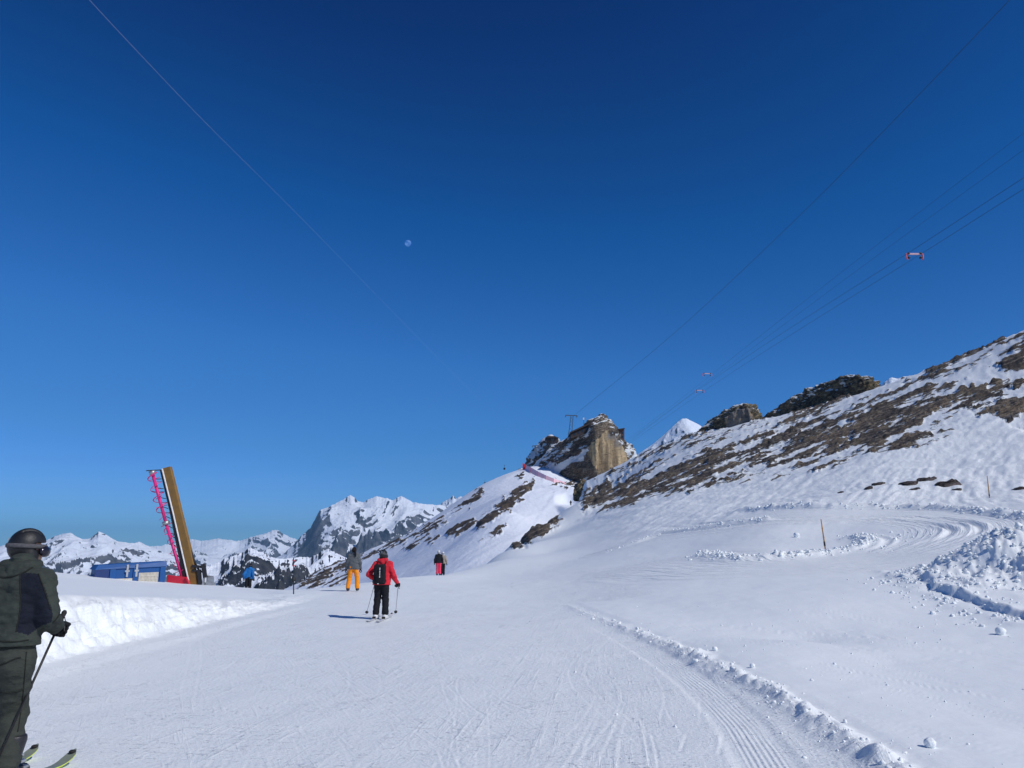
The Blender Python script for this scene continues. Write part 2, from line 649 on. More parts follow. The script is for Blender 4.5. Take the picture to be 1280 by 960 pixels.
for u, v, Y in ((560, 728, 45), (600, 722, 55), (640, 716, 58), (640, 735, 36), (700, 706, 60), (720, 697, 66), (700, 738, 32), (690, 690, 84), (662, 682, 112), (690, 668, 130), (712, 655, 140),
                (720, 670, 105), (760, 640, 122), (738, 620, 188), (745, 613, 200), (760, 606, 203), (775, 600, 198), (790, 592, 195), (760, 690, 60), (800, 712, 36), (800, 740, 25.5), (800, 690, 52), (800, 665, 72), (800, 640, 92), (800, 605, 155),
                (860, 690, 45), (860, 660, 62), (860, 620, 98), (860, 580, 150), (900, 735, 24), (900, 700, 34), (900, 640, 70), (900, 600, 108), (900, 560, 155),
                (960, 720, 26), (960, 690, 34.5), (960, 664, 44), (960, 640, 56), (1000, 770, 17.0), (1000, 800, 13.8), (1120, 800, 13.9), (1120, 770, 16.9), (1028, 690, 34), (1030, 664, 42), (1030, 648, 46), (1000, 620, 68), (1000, 590, 90), (1000, 560, 118), (1000, 535, 145),
                (1100, 740, 20), (1100, 700, 29), (1100, 676, 35), (1100, 652, 42), (1100, 636, 49), (1100, 610, 58), (1100, 570, 80), (1100, 530, 112),
                (1180, 720, 22.5), (1180, 690, 28.5), (1180, 660, 36), (1180, 640, 43), (1200, 620, 51), (1200, 580, 68), (1200, 530, 90), (1200, 480, 117),
                (1280, 790, 14.6), (1280, 745, 18.5), (1280, 700, 24), (1280, 670, 30), (1280, 645, 37), (1280, 610, 50), (1280, 560, 68), (1280, 500, 92), (1280, 455, 112),
                (1400, 700, 22), (1400, 600, 45), (1400, 480, 85)):
    samp_px(u, v, Y)
W = np.array(W)
G_FIT = TPS(W[:, :2] * np.array([1.6, 1.0]), W[:, 2], 2e-4)
PL_FIT = TPS(np.array([(-6.8, 4), (-6.8, 10), (-6.8, 15), (-6.8, 19.5), (-6.8, 24), (-22.8, 38), (-17.3, 38), (-13, 36), (-9.6, 32), (-14, 14), (-20, 20), (-13, 24), (-30, 30), (-28, 8), (-6.8, 30)]) * .1,
             [1.2, 1.04, .72, .42, .14, .62, .05, -.03, -.05, 1.15, 1.15, .6, 1.1, 1.6, -.02], 1e-4)


G_FIX = None
_c = np.array([P(*q) for q in CREST])
G_AZ, G_R = np.arctan2(_c[:, 0], _c[:, 1]), np.hypot(_c[:, 0], _c[:, 1])
G_T = (_c[:, 2] - EYE) / G_R


def base_z(x, y):
    r = np.maximum(np.hypot(x, y), 0.4)
    az = np.clip(np.arctan2(x, y), -1.05, 1.05)
    lr = np.clip(np.log(r), 0.0, math.log(620))
    w = G_FIT(az * 1.6, lr)
    if G_FIX is not None:
        w = w + np.interp(az, *G_FIX) * sstep(0.55, 0.98, lr / np.log(np.interp(az, G_AZ, G_R)) * 1.0 - 0.0 + (lr - np.log(np.interp(az, G_AZ, G_R))) * 0.6)
    w = np.where(r < 1.0, w * r, w)
    g = w * r * sstep(2.2, 5.5, r)
    return g


for _ in range(3):                                         # hold the skyline of the hill to its outline
    _a = np.linspace(G_AZ[14], G_AZ[-2], 200)
    _r = np.geomspace(25, 430, 260)
    _A, _R = np.meshgrid(_a, _r)
    _t = (base_z(_R * np.sin(_A), _R * np.cos(_A)) - EYE) / _R
    _e = np.interp(_a, G_AZ, G_T) - _t.max(0)
    _e = _e * sstep(-0.001, 0.006, _a - _a[0])
    G_FIX = (_a, _e + (np.interp(_a, *G_FIX) if G_FIX is not None else 0))


def bank_mix(x, y):
    """0 on the piste, 1 on the plateau above the cut snow bank"""
    n = 0.16 * noise2(y * 0.9, x * 0 + 3.1, 21) + 0.07 * noise2(y * 3.1, x * 0 + 1.7, 22) + 0.05 * noise2(y * 7.0, x * 3.0, 26)
    xb = -6.52 + n - 0.010 * (y - 12) ** 2 * (y < 12) * 0.4
    xb = xb + 0.10 * fbm2(x * 3.8, y * 3.2, 4, 27, .58)
    wd = 0.98 + np.maximum(0, y - 25) * 0.5
    return sstep(0, 1, (xb - x) / wd)


RUT_PX = {
    'outer': [(760, 668), (860, 657), (960, 650), (1060, 646), (1150, 648), (1205, 653), (1224, 660), (1212, 669), (1170, 679), (1120, 687)],
    'inner': [(800, 672), (900, 660), (1000, 652), (1090, 651), (1150, 654), (1186, 661), (1180, 671), (1150, 680), (1110, 688)],
}


def hit(u, v, rmin=3.0, rmax=420.0):
    """first point of the smooth near ground seen at a photo pixel"""
    d = P(u, v, 1.0) - np.array([0, 0, EYE])
    Y = np.exp(np.linspace(math.log(rmin), math.log(rmax), 900))
    gz = base_z(d[0] * Y, Y)
    below = (EYE + d[2] * Y) < gz
    i = int(np.argmax(below)) if below.any() else len(Y) - 1
    lo, hi = Y[max(i - 1, 0)], Y[i]
    for _ in range(14):
        m = (lo + hi) / 2
        if EYE + d[2] * m < float(base_z(np.array([d[0] * m]), np.array([m]))[0]):
            hi = m
        else:
            lo = m
    return np.array([d[0] * hi, hi, EYE + d[2] * hi])


def hits(px, n=60):
    return smooth_line([hit(u, v) for u, v in px], n)


RUTS = {k: hits(v, 70) for k, v in RUT_PX.items()}
CURL = hits([(1050, 672), (1075, 669), (1105, 671), (1118, 677), (1108, 685), (1080, 692)], 40)
ROW_NEAR = hits([(870, 694), (920, 699), (975, 697), (1030, 693), (1070, 686), (1084, 679), (1070, 673)], 50)      # ragged row of lumps inside the bend
CUT_FAR = hits([(900, 642), (960, 638), (1040, 636), (1120, 637), (1200, 640), (1290, 652)], 50)                      # cut edge above the bend
CUT_NEAR = hits([(1128, 721), (1152, 727), (1166, 738), (1200, 750), (1240, 765), (1300, 782)], 40)                  # cut edge below the snow pile
BERM = hits([(700, 752), (735, 768), (790, 790), (850, 813), (900, 838), (950, 862), (1010, 900), (1060, 930), (1120, 968), (1180, 1010)], 70)
CORD = hits([(735, 775), (800, 808), (850, 838), (890, 870), (925, 905), (960, 955), (985, 1000)], 50)
RIM_FAR = hits([(760, 690), (830, 668), (900, 657), (960, 651)], 30)
PILE_C = hit(1262, 728)
ROAD = hits([(600, 735), (700, 722), (820, 706), (940, 708), (1060, 704), (1160, 694), (1220, 680), (1255, 662), (1225, 648), (1120, 642), (1000, 645), (880, 660), (780, 682)], 90)

ROCK_AREAS = [  # outlines of the rocky ground on the hillside, with how bare it is
    (0.70, [(768, 616), (830, 590), (880, 566), (930, 555), (1000, 528), (1040, 522), (1058, 545), (1042, 572), (1000, 571), (960, 583), (920, 588), (890, 602), (840, 612), (790, 628)]),
    (0.62, [(722, 630), (760, 606), (790, 598), (800, 626), (755, 638), (725, 642)]),
    (0.66, [(1035, 545), (1080, 512), (1150, 482), (1200, 477), (1240, 488), (1280, 498), (1310, 545), (1280, 537), (1250, 525), (1210, 512), (1170, 516), (1130, 542), (1080, 556), (1050, 562)]),
    (0.52, [(1085, 500), (1160, 464), (1215, 440), (1290, 408), (1400, 380), (1400, 470), (1280, 470), (1240, 455), (1200, 466), (1150, 480), (1105, 508)]),
    (0.34, [(735, 600), (790, 573), (870, 541), (950, 526), (1085, 490), (1095, 522), (1040, 560), (1000, 573), (900, 606), (800, 628), (740, 640)]),
    (0.28, [(900, 606), (1000, 575), (1100, 545), (1180, 520), (1230, 530), (1150, 560), (1040, 585), (940, 606)]),
    (0.74, [(1232, 487), (1250, 478), (1290, 476), (1290, 486), (1250, 488)]),
    (0.92, [(638, 682), (655, 666), (672, 654), (690, 646), (700, 648), (694, 659), (680, 668), (662, 677), (645, 684)]),
    (0.62, [(722, 604), (731, 602), (738, 610), (730, 622), (720, 616)]),
]


def rock_density(u, v):
    d = np.zeros(u.shape)
    for val, poly in ROCK_AREAS:
        pl = np.array(poly)
        m = (u > pl[:, 0].min() - 14) & (u < pl[:, 0].max() + 14) & (v > pl[:, 1].min() - 14) & (v < pl[:, 1].max() + 14)
        if m.any():
            s = poly_sd(u[m], v[m], pl)
            d[m] = np.maximum(d[m], val * sstep(-5, 5, s))
    return d


_tr = random.Random(5)
TRACKS = []
for _k in range(110):
    TRACKS.append((_tr.uniform(-6, 2.2), _tr.uniform(3.5, 24), math.radians(90 + _tr.gauss(6, 15)), _tr.uniform(.05, .9), _tr.uniform(9, 26), _tr.uniform(0, 6.3), _tr.uniform(1.0, 6),
                   _tr.uniform(.05, .20), _tr.uniform(.010, .022), _tr.uniform(.0006, .0022), False))
for _k in range(70):
    TRACKS.append((_tr.uniform(-6, 2), _tr.uniform(3.5, 15), math.radians(_tr.gauss(35, 45)), _tr.uniform(.0, .2), _tr.uniform(3, 8), _tr.uniform(0, 6.3), _tr.uniform(.15, 1.0),
                   _tr.uniform(.02, .2), _tr.uniform(.010, .022), _tr.uniform(.0015, .0040), False))
for _k in range(50):
    TRACKS.append((_tr.uniform(2.5, 9.5), _tr.uniform(6, 17), math.radians(_tr.gauss(130, 26)), _tr.uniform(.0, .15), _tr.uniform(8, 16), _tr.uniform(0, 6.3), _tr.uniform(.2, 1.7),
                   _tr.uniform(.03, .14), _tr.uniform(.012, .022), _tr.uniform(.002, .006), True))


def near_ground(x, y, full=False):
    """height of the near snow, with everything cut into it; also the surface masks"""
    g = base_z(x, y)
    r = np.hypot(x, y)
    u, v = proj(x, y, g)
    front = y > 1.0
    # wind-blown, uneven snow up the hillside, smooth on the piste and the groomed road
    d_road = np.full(x.shape, 99.0)
    m = (x > 0) & (y > 12) & (y < 75)
    a_road = np.zeros(x.shape)
    d_road[m], _s, _al = line_dist(x[m], y[m], ROAD)
    d_road[m] *= np.where(_s < 0, -1, 1)
    a_road[m] = _al * 90
    s_road = d_road
    d_road = np.abs(d_road)
    side = x - (2.3 + 0.03 * np.maximum(0, y - 10))
    wild = sstep(2.0, 9.0, side) * sstep(2.5, 5.0, d_road) * sstep(30, 46, r)
    inb = front & (u > 700) & (u < 1260) & (v > 630) & (v < 720)
    if inb.any():
        wild[inb] *= 1 - 0.85 * sstep(-3, 6, poly_sd(u[inb], v[inb], [(760, 690), (860, 666), (960, 654), (1060, 650), (1160, 652), (1222, 661), (1160, 683), (1090, 676), (1030, 698), (940, 704), (840, 702)]))
    a = 0.35
    xs, ys = x * math.cos(a) + y * math.sin(a), -x * math.sin(a) + y * math.cos(a)
    sas = fbm2(xs * 0.50, ys * 0.15, 4, 31) * 0.10 + fbm2(xs * 0.35, ys * 1.2, 3, 33) * 0.035
    la0, lc0 = x * 0.92 + g * 0.40, g * 0.92 - x * 0.40 + 0.05 * y
    stk = fbm3(la0 * 0.16, lc0 * 2.3, y * 0.10, 3, 37, .62)
    z = g + wild * (sas + 0.15 * np.abs(stk)) * np.clip(r / 70, 0.5, 1.5)
    stripes = np.zeros(x.shape)
    for off, sg in ((0.7, .35), (1.25, .10), (1.9, .08), (2.7, .12), (3.2, .09), (4.4, .2)):
        stripes += np.exp(-((d_road - off) / sg) ** 2)
    z = z + 0.034 * stripes * (0.35 + noise2(x * .45, y * .30, 38)).clip(0, 1)
    z = z + 0.030 * noise2(x * 0.35, y * 0.25, 35) * sstep(4, 9, r) + 0.012 * fbm2(x * 1.1, y * 0.9, 3, 36)
    # layered rock on the hillside
    rock = np.zeros(x.shape)
    mm = front & (r > 45) & (u > 600) & (u < 1450) & (v > 350) & (v < 700)
    if mm.any():
        uu, vv = u[mm], v[mm]
        wu = uu + 9 * noise2(uu * .05, vv * .05, 41) + 4 * noise2(uu * .16, vv * .16, 42)
        wv = vv + 7 * noise2(uu * .05, vv * .05, 43) + 3 * noise2(uu * .16, vv * .16, 44)
        den = rock_density(wu, wv)
        X, Y, Z = x[mm], y[mm], g[mm]
        la = X * 0.92 + Z * 0.40                       # along the layers
        lc = Z * 0.92 - X * 0.40 + 0.05 * Y            # across them
        lay = fbm3(la * 0.075, lc * 1.05, Y * 0.07, 5, 45, 0.64)
        fine = fbm3(la * 0.30, lc * 2.4, Y * 0.2, 3, 47, 0.6)
        rk = den + 0.74 * lay + 0.34 * fine - 0.0
        rk = np.where(den < 0.05, 0, rk)
        rock[mm] = np.clip(rk, 0, 1.2)
        rel = sstep(0.35, 0.75, rk) * (0.45 + 0.9 * np.abs(fbm3(la * 0.35, lc * 1.4, Y * 0.3, 4, 48, 0.6)))
        amp = np.clip(r[mm] / 110, 0.5, 1.6)
        z[mm] += rel * amp * 0.55 - sstep(0.2, 0.5, den) * 0.15
    # the cut bank and the plateau above it
    S = np.zeros(x.shape)
    mb = (x < -5.5) & (y > -6)
    if mb.any():
        X, Y = x[mb], y[mb]
        pl = PL_FIT(X * .1, np.maximum(Y, 3) * .1) + 0.03 * fbm2(X * .5, Y * .5, 3, 51) - 0.016 * np.maximum(0, np.hypot(X * .55, Y) - 41) ** 2
        s = bank_mix(X, Y)
        S[mb] = s
        lump = (0.10 * fbm3(X * 3.0, Y * 2.4, pl * 0 + s * 2.0, 4, 52, .6)) * np.clip(s * (1 - s) * 5, 0, 1) * sstep(0.05, .5, pl)
        z[mb] = z[mb] * (1 - s) + pl * s + lump
        z[mb] += 0.05 * sstep(0.55, .15, np.abs(X + 6.35)) * sstep(26, 18, Y)         # loose snow at the foot
    # ski tracks: pairs of shallow curving grooves with thrown-up edges
    mb = (y > 2.5) & (y < 40) & (x > -6.4) & (x < 12)
    if mb.any():
        X, Y = x[mb], y[mb]
        dz = np.zeros(X.shape)
        lim = sstep(2.3, 1.9, X - 0.03 * np.maximum(0, Y - 10))
        for (x0, y0, th, amp, lam, ph, ln, gap, w, dep, rt) in TRACKS:
            c, s = math.cos(th), math.sin(th)
            a, b = (X - x0) * c + (Y - y0) * s, -(X - x0) * s + (Y - y0) * c
            k = np.abs(a) < ln
            if not k.any():
                continue
            q0 = b[k] - amp * np.sin(2 * PI * a[k] / lam + ph)
            e = sstep(ln, ln * .6, np.abs(a[k])) * dep * (1 + .4 * noise2(a[k] * 2.0, q0 * 0, 64))
            e = e * (lim[k] if not rt else 1 - lim[k])
            for g in (-gap, gap):
                q = (q0 - g) / w
                dz[k] += e * (-np.exp(-q * q) + 0.8 * np.exp(-((q - 1.7) / .8) ** 2))
        z[mb] += dz
    # berm of ploughed lumps on the right of the piste
    mb = (x > 0) & (x < 7) & (y > 2) & (y < 24)
    if mb.any():
        d, sd, al = line_dist(x[mb], y[mb], BERM)
        hh = 0.12 * np.exp(-(d / (0.18 + .08 * noise2(x[mb] * 1.5, y[mb] * 1.5, 62))) ** 2) * (0.60 + 0.8 * np.abs(fbm2(x[mb] * 2.6, y[mb] * 2.6, 3, 61))) * (1 - 0.75 * sstep(10, 21, y[mb]))
        z[mb] += hh + np.where(sd < 0, 0.05, 0.0) * sstep(0.0, 0.4, d) * sstep(2.2, .6, d)
    cord = np.zeros(x.shape)
    lat = np.zeros(x.shape)
    mb = (x > -1) & (x < 5) & (y > 2) & (y < 24)
    if mb.any():
        d, sd, al = line_dist(x[mb], y[mb], CORD)
        lat[mb] = d * sd
        cord[mb] = sstep(0.19, 0.14, np.abs(d * sd + 0.0)) * sstep(18, 8, y[mb]) * sstep(-.5, .3, noise2(x[mb] * 1.2, y[mb] * .8, 63))
        z[mb] -= 0.014 * sstep(0.3, 0.2, d) * sstep(20, 12, y[mb])
    # bend of the groomed road: ruts, rims, rows of lumps, cut edges
    mb = (x > 2) & (y > 14) & (y < 70)
    if mb.any():
        X, Y = x[mb], y[mb]
        dz = np.zeros(X.shape)
        for k, L in RUTS.items():
            d, sd, al = line_dist(X, Y, L)
            q = d * sd
            e = sstep(0, .12, al) * sstep(1, .85, al)
            dz += e * (0.09 * np.exp(-((q - 0.28) / 0.16) ** 2) + 0.07 * np.exp(-((q + 0.34) / 0.18) ** 2) - 0.10 * np.exp(-(q / 0.22) ** 2))
        d, sd, al = line_dist(X, Y, CURL)
        for off in (0, .55, 1.1):
            dz += 0.07 * np.exp(-((d * sd - off) / 0.14) ** 2) * sstep(0, .1, al) * sstep(1, .9, al)
        d, sd, al = line_dist(X, Y, ROW_NEAR)
        dz += (0.12 + 0.22 * np.abs(fbm2(X * 1.3, Y * 1.3, 3, 71))) * np.exp(-(d / 0.55) ** 2) * sstep(0, .1, al)
        d, sd, al = line_dist(X, Y, CUT_FAR)
        q = d * sd
        dz += (0.30 + .2 * noise2(X * 1.5, Y * 1.5, 72)) * np.exp(-((q + 0.25) / 0.40) ** 2) * sstep(0, .2, al)
        d, sd, al = line_dist(X, Y, RIM_FAR)
        dz += (0.16 + .18 * np.abs(noise2(X * 1.2, Y * 1.2, 77))) * np.exp(-(d / 0.45) ** 2) * sstep(0, .2, al)
        d, sd, al = line_dist(X, Y, CUT_NEAR)
        q = d * sd + 0.16 * fbm2(X * 1.6, Y * 1.6, 3, 79)
        step = sstep(-0.05, 0.16, -q) * np.exp(-np.maximum(-q, 0) / 2.6) * sstep(0.0, 0.25, al)
        dz += 0.20 * step * (1 + .5 * noise2(X * 1.1, Y * 1.1, 78)) + 0.05 * np.exp(-((q - 0.3) / 0.3) ** 2) * sstep(0.0, 0.25, al)
        # pile of shovelled snow
        px, py = X - PILE_C[0] - 0.9, (Y - PILE_C[1]) * 0.8 - 0.7
        rr = np.hypot(px, py) * (1 + 0.20 * noise2(X * .8, Y * .8, 73))
        pile = 0.95 * sstep(2.5, 0.2, rr) + 0.12 * sstep(3.6, 2.0, rr)
        rough = fbm2(X * 2.0, Y * 2.0, 4, 74, .6)
        dz += pile + sstep(3.6, 2.6, rr) * (0.08 * rough + 0.24 * np.abs(fbm2(X * 1.25, Y * 1.25, 4, 75, .6)) * sstep(3.0, 1.5, rr))
        z[mb] += dz
    if not full:
        return z
    piste = sstep(4.5, 3.2, x - 0.03 * np.maximum(0, y - 10)) * (1 - S) * sstep(70, 40, r)
    mb = (x > 0) & (x < 7) & (y > 2) & (y < 24)
    if mb.any():
        d, sd, al = line_dist(x[mb], y[mb], BERM)
        piste[mb] = np.where(sd > 0, piste[mb], 0.25 * sstep(.6, 0, d))
    piste = piste * (1 - S) + 0.12
    road = sstep(4.6, 3.2, d_road) * (1 - 0.8 * np.clip(wild, 0, 1)) * sstep(2.4, 3.4, x - 0.03 * np.maximum(0, y - 10))
    return z, piste, cord, lat, rock, np.clip(wild * 0.75 + S * (1 - S) * 3, 0, 1), road, np.clip(s_road, -9, 9), a_road


def polar_grid(azs, rs):
    A, R = np.meshgrid(azs, rs, indexing='xy')
    return R * np.sin(A), R * np.cos(A)


def grid_faces(nr, nc, wrap=False):
    i = np.arange(nr - 1)[:, None] * nc
    j = np.arange(nc if wrap else nc - 1)[None]
    j2 = (j + 1) % nc
    return np.stack([i + j, i + nc + j, i + nc + j2, i + j2], -1).reshape(-1, 4)[:, ::-1]


az_in = np.radians(np.linspace(-38, 38, 920))
az_out = np.radians(np.concatenate([np.linspace(38, 180, 70)[1:], np.linspace(-180, -38, 70)[1:-1]]))
azs = np.concatenate([az_in, az_out])
rs = np.concatenate([np.geomspace(0.35, 4.0, 30)[:-1], np.geomspace(4, 24, 330)[:-1], np.geomspace(24, 70, 140)[:-1], np.geomspace(70, 430, 190)])
X, Y = polar_grid(azs, rs)
Z, piste, cord, lat, rock, wild, road, road_d, road_a = near_ground(X, Y, True)
me = mesh_np('snow_slope', np.stack([X, Y, Z], -1).reshape(-1, 3), grid_faces(len(rs), len(azs), True), M_SNOW,
             attrs=dict(piste=piste, cord=cord, lateral=lat, rock=rock, wild=wild, road=road, road_side=road_d, road_along=road_a))
tag(link('snow_slope', me), kind='structure')


def gz(x, y):
    return float(near_ground(np.array([float(x)]), np.array([float(y)]))[0])


def on_ground(u, v, rmin=3.0):
    p = hit(u, v, rmin)
    p[2] = gz(p[0], p[1])
    return p


# ------------------------------------------------------------------ ridge behind the piste
W2 = []


def s2(u, v, Y):
    x, y, z = P(u, v, Y)
    r = math.hypot(x, y)
    W2.append((math.atan2(x, y), math.log(r), (z - EYE) / r))


R_CREST = [(300, 770, 400), (350, 742, 450), (385, 722, 450), (430, 701, 445), (480, 680, 430), (540, 650, 432), (600, 612, 442), (632, 596, 440), (655, 585, 428), (680, 582, 434), (705, 590, 450),
           (730, 585, 470), (790, 580, 470), (860, 590, 450), (950, 590, 430)]


def ridge_plane(u, v, Y):
    d = P(u, v, 1.0) - np.array([0, 0, EYE])
    e = P(655, 585, 1.0) - np.array([0, 0, EYE])
    c = 435.0 * (.15 + .58 * e[0] - e[2])
    k = .15 + .58 * d[0] - d[2]
    return float(np.clip(c / k if k > .01 else 999, 190, 500)) if u <= 665 and v < 738 else Y


for u, v, Y in R_CREST:
    Y = ridge_plane(u, v, Y)
    s2(u, v, Y)
    a, lr, w = W2[-1]
    for k, dw in ((1.15, .03), (1.5, .10), (2.0, .2)):
        W2.append((a, lr + math.log(k), w - dw))
for u, v, Y in ((400, 750, 330), (440, 738, 313), (420, 718, 390), (480, 722, 303), (520, 700, 310), (560, 718, 245), (560, 685, 300), (600, 700, 242), (600, 655, 319), (640, 692, 228), (640, 640, 309), (600, 630, 378),
                (655, 612, 361), (680, 662, 241), (680, 610, 352), (690, 602, 388), (700, 640, 258), (725, 640, 258), (725, 618, 320), (720, 606, 400), (760, 620, 340), (790, 600, 400), (700, 690, 190), (860, 640, 300)):
    Y = ridge_plane(u, v, Y)
    s2(u, v, Y)
W2 = np.array(W2)
R_FIT = TPS(W2[:, :2] * np.array([1.6, 1.0]), W2[:, 2], 1e-4)
RIDGE_ROCK = [
    (0.88, [(556, 674), (562, 663), (578, 653), (596, 650), (594, 660), (576, 668), (562, 677)]),
    (0.90, [(592, 658), (610, 640), (628, 626), (646, 610), (668, 598), (666, 612), (644, 632), (622, 650), (600, 664)]),
    (0.80, [(643, 596), (651, 586), (658, 589), (650, 600)]),
    (0.80, [(556, 646), (575, 631), (590, 619), (606, 609), (606, 619), (586, 632), (566, 645)]),
    (0.78, [(512, 672), (530, 660), (556, 644), (556, 655), (534, 669), (516, 678)]),
    (0.76, [(450, 697), (480, 681), (512, 667), (508, 678), (478, 691), (455, 701)]),
    (0.78, [(366, 738), (390, 714), (428, 698), (452, 692), (440, 706), (412, 722), (392, 738)]),
    (0.74, [(404, 738), (418, 722), (444, 708), (442, 718), (424, 734)]),
    (0.74, [(492, 693), (512, 679), (530, 672), (516, 687)]),
    (0.66, [(524, 684), (545, 668), (556, 664), (540, 680)]),
    (0.60, [(600, 676), (622, 660), (640, 650), (624, 666)]),
    (0.92, [(688, 606), (705, 601), (732, 598), (728, 608), (708, 611)]),
]
rr_az = np.radians(np.linspace(-21, 24, 560))
rr_r = np.geomspace(135, 640, 300)
X, Y = polar_grid(rr_az, rr_r)
r = np.hypot(X, Y)
Z0 = EYE + R_FIT(np.arctan2(X, Y) * 1.6, np.log(r)) * r
u, v = proj(X, Y, Z0)
wu = u + 5 * noise2(u * .09, v * .09, 81) + 2.5 * noise2(u * .3, v * .3, 82)
wv = v + 4 * noise2(u * .09, v * .09, 83) + 2 * noise2(u * .3, v * .3, 84)
den = np.zeros(u.shape)
for val, poly in RIDGE_ROCK:
    pl = np.array(poly)
    m = (u > pl[:, 0].min() - 15) & (u < pl[:, 0].max() + 15) & (v > pl[:, 1].min() - 15) & (v < pl[:, 1].max() + 15)
    den[m] = np.maximum(den[m], val * sstep(-4, 4, poly_sd(wu[m], wv[m], pl)))
la, lc = X * 0.85 + Z0 * 0.5, Z0 * 0.85 - X * 0.5
lay = fbm3(la * .12, lc * .8, Y * .09, 4, 85, .68)
rk = np.where(den < .04, 0, den - .17 + 0.80 * lay)
Zr = Z0 + sstep(.35, .7, rk) * (0.3 + 1.1 * np.abs(fbm3(la * .15, lc * .5, Y * .15, 4, 86, .6))) + 0.45 * fbm2(X * .045, Y * .045, 3, 87) + 0.30 * np.abs(fbm3(la * .05, lc * .8, Y * .04, 4, 88, .6))
# groomed shelf of the piste that comes round the ridge

def ridge_hit(u, v):
    d = P(u, v, 1.0) - np.array([0, 0, EYE])
    yy = np.linspace(150, 620, 1500)
    rr = np.hypot(d[0], 1.0) * yy
    t = R_FIT(np.full(yy.shape, math.atan2(d[0], 1.0) * 1.6), np.log(rr))
    b = d[2] * yy < t * rr
    Yh = yy[int(np.argmax(b))] if b.any() else 400.0
    return P(u, v, Yh)


shelf = ridge_hit(713, 631)
ds = np.hypot((X - shelf[0]) / 5.0, (Y - shelf[1]) / 16.0)
ramp_z = shelf[2] - 0.6 + (Y - shelf[1]) * 0.10 - (X - shelf[0]) * 0.12
Zr = Zr + (ramp_z - Zr) * sstep(1.15, 0.75, ds)
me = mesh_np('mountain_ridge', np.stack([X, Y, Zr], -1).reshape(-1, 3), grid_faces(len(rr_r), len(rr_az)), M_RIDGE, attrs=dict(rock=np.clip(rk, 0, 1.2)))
tag(link('mountain_ridge', me), kind='structure')
RIDGE_XYZ = (X, Y, Zr)


# ------------------------------------------------------------------ far mountains and the valley under them
def grid_normals(X, Y, Z):
    p = np.stack([X, Y, Z], -1)
    du, dv = np.gradient(p, axis=1), np.gradient(p, axis=0)
    n = np.cross(du, dv)
    n /= np.linalg.norm(n, axis=-1, keepdims=True) + 1e-9
    return np.where(n[..., 2:] < 0, -n, n)


def mountain(name, sil, D, d_front, d_back, v_base, mat, na=260, nr=150, seed=0, amp=0.35, feat=1500.0, frac=0.3, soft=0.10, jag=1.0, lean=0.0):
    """a massif whose crest runs through the outline at distance D, with spurs and gullies before and behind it"""
    sil = np.array(sil, float)
    us = np.linspace(sil[0, 0], sil[-1, 0], na)
    vs = np.interp(us, sil[:, 0], sil[:, 1])
    px = (sil[-1, 0] - sil[0, 0]) / na
    vs = vs + jag * (0.9 * noise2(us * 0.16, us * 0, seed + 5) + 0.7 * noise2(us * 0.45, us * 0, seed + 6)) * sstep(0, 8, us - us[0] + 1) 
    az = np.arctan2((us - 640) / F_PX, CT - (480 - vs) / F_PX * ST)
    tt = np.array([(P(a, b, 1.0)[2] - EYE) / math.hypot(P(a, b, 1.0)[0], 1.0) for a, b in zip(us, vs)])
    s = np.concatenate([-np.linspace(1, 0, nr * 4 // 5, endpoint=False) ** 1.25, np.linspace(0, 1, nr // 5) ** 1.5])
    A, S = np.meshgrid(az, s, indexing='xy')
    ks = np.hanning(max(5, na // 9) | 1)
    ks /= ks.sum()
    ts = np.convolve(np.pad(tt, len(ks) // 2, 'edge'), ks, 'valid')
    T = ts[None] + (tt - ts)[None] * np.exp(-np.abs(S) / 0.10)
    rc = D * (1 + 0.03 * noise2(us * .02, us * 0, seed + 9) + lean * (us - us.mean()) / 100.0)
    R = rc[None] + np.where(S < 0, S * d_front, S * d_back)
    X, Y = R * np.sin(A), R * np.cos(A)
    tb = (P(640, v_base, 1.0)[2] - EYE)
    zb = EYE + tb * D
    rc = np.convolve(np.pad(rc, len(ks) // 2, 'edge'), ks, 'valid')
    R = rc[None] + np.where(S < 0, S * d_front, S * d_back)
    X, Y = R * np.sin(A), R * np.cos(A)
    hc = np.maximum(T * rc[None] + EYE - zb, 0.02 * D * 0.1)
    prof = np.where(S < 0, (1 - np.abs(S)) ** 1.25, (1 - np.abs(S)) ** 1.6)
    wx = X + feat * 0.35 * noise2(X / feat, Y / feat, seed + 1)
    wy = Y + feat * 0.35 * noise2(X / feat, Y / feat, seed + 2)
    rd = ridged2(wx / feat, wy / feat * 0.7, 6, seed + 3) - 0.75
    small = fbm2(X / feat * 6, Y / feat * 6, 4, seed + 4)
    env = np.clip(1.35 * (1 - prof) + 0.10, 0, 1) * np.clip(prof * 4, 0, 1)
    Zm = zb + hc * prof + hc.mean() * amp * (rd * env + 0.10 * small * env)
    tcur = ((Zm - EYE) / R).max(0)
    fix = (tt - tcur)
    kk = np.ones(5) / 5
    fix = np.convolve(np.pad(fix, 2, 'edge'), kk, 'valid') * 0.5 + fix * 0.5
    fs = np.convolve(np.pad(fix, len(ks) // 2, 'edge'), ks, 'valid')
    Zm = Zm + (fs[None] + (fix - fs)[None] * np.exp(-np.abs(S) / 0.12)) * R * np.clip(prof, 0, 1) ** 0.5
    n = grid_normals(X, Y, Zm)
    ns = fbm2(X / feat * 3.5, Zm / feat * 6, 4, seed + 7)
    q = n[..., 2] + 0.10 * ns
    thr = np.quantile(q[(S < 0) & (prof > 0.25)], frac)
    rock = sstep(thr + soft, thr - soft, q) * 0.95
    me = mesh_np(name, np.stack([X, Y, Zm], -1).reshape(-1, 3), grid_faces(len(s), na), mat, attrs=dict(rock=np.clip(rock, 0, 1.1)))
    tag(link(name, me), kind='structure')


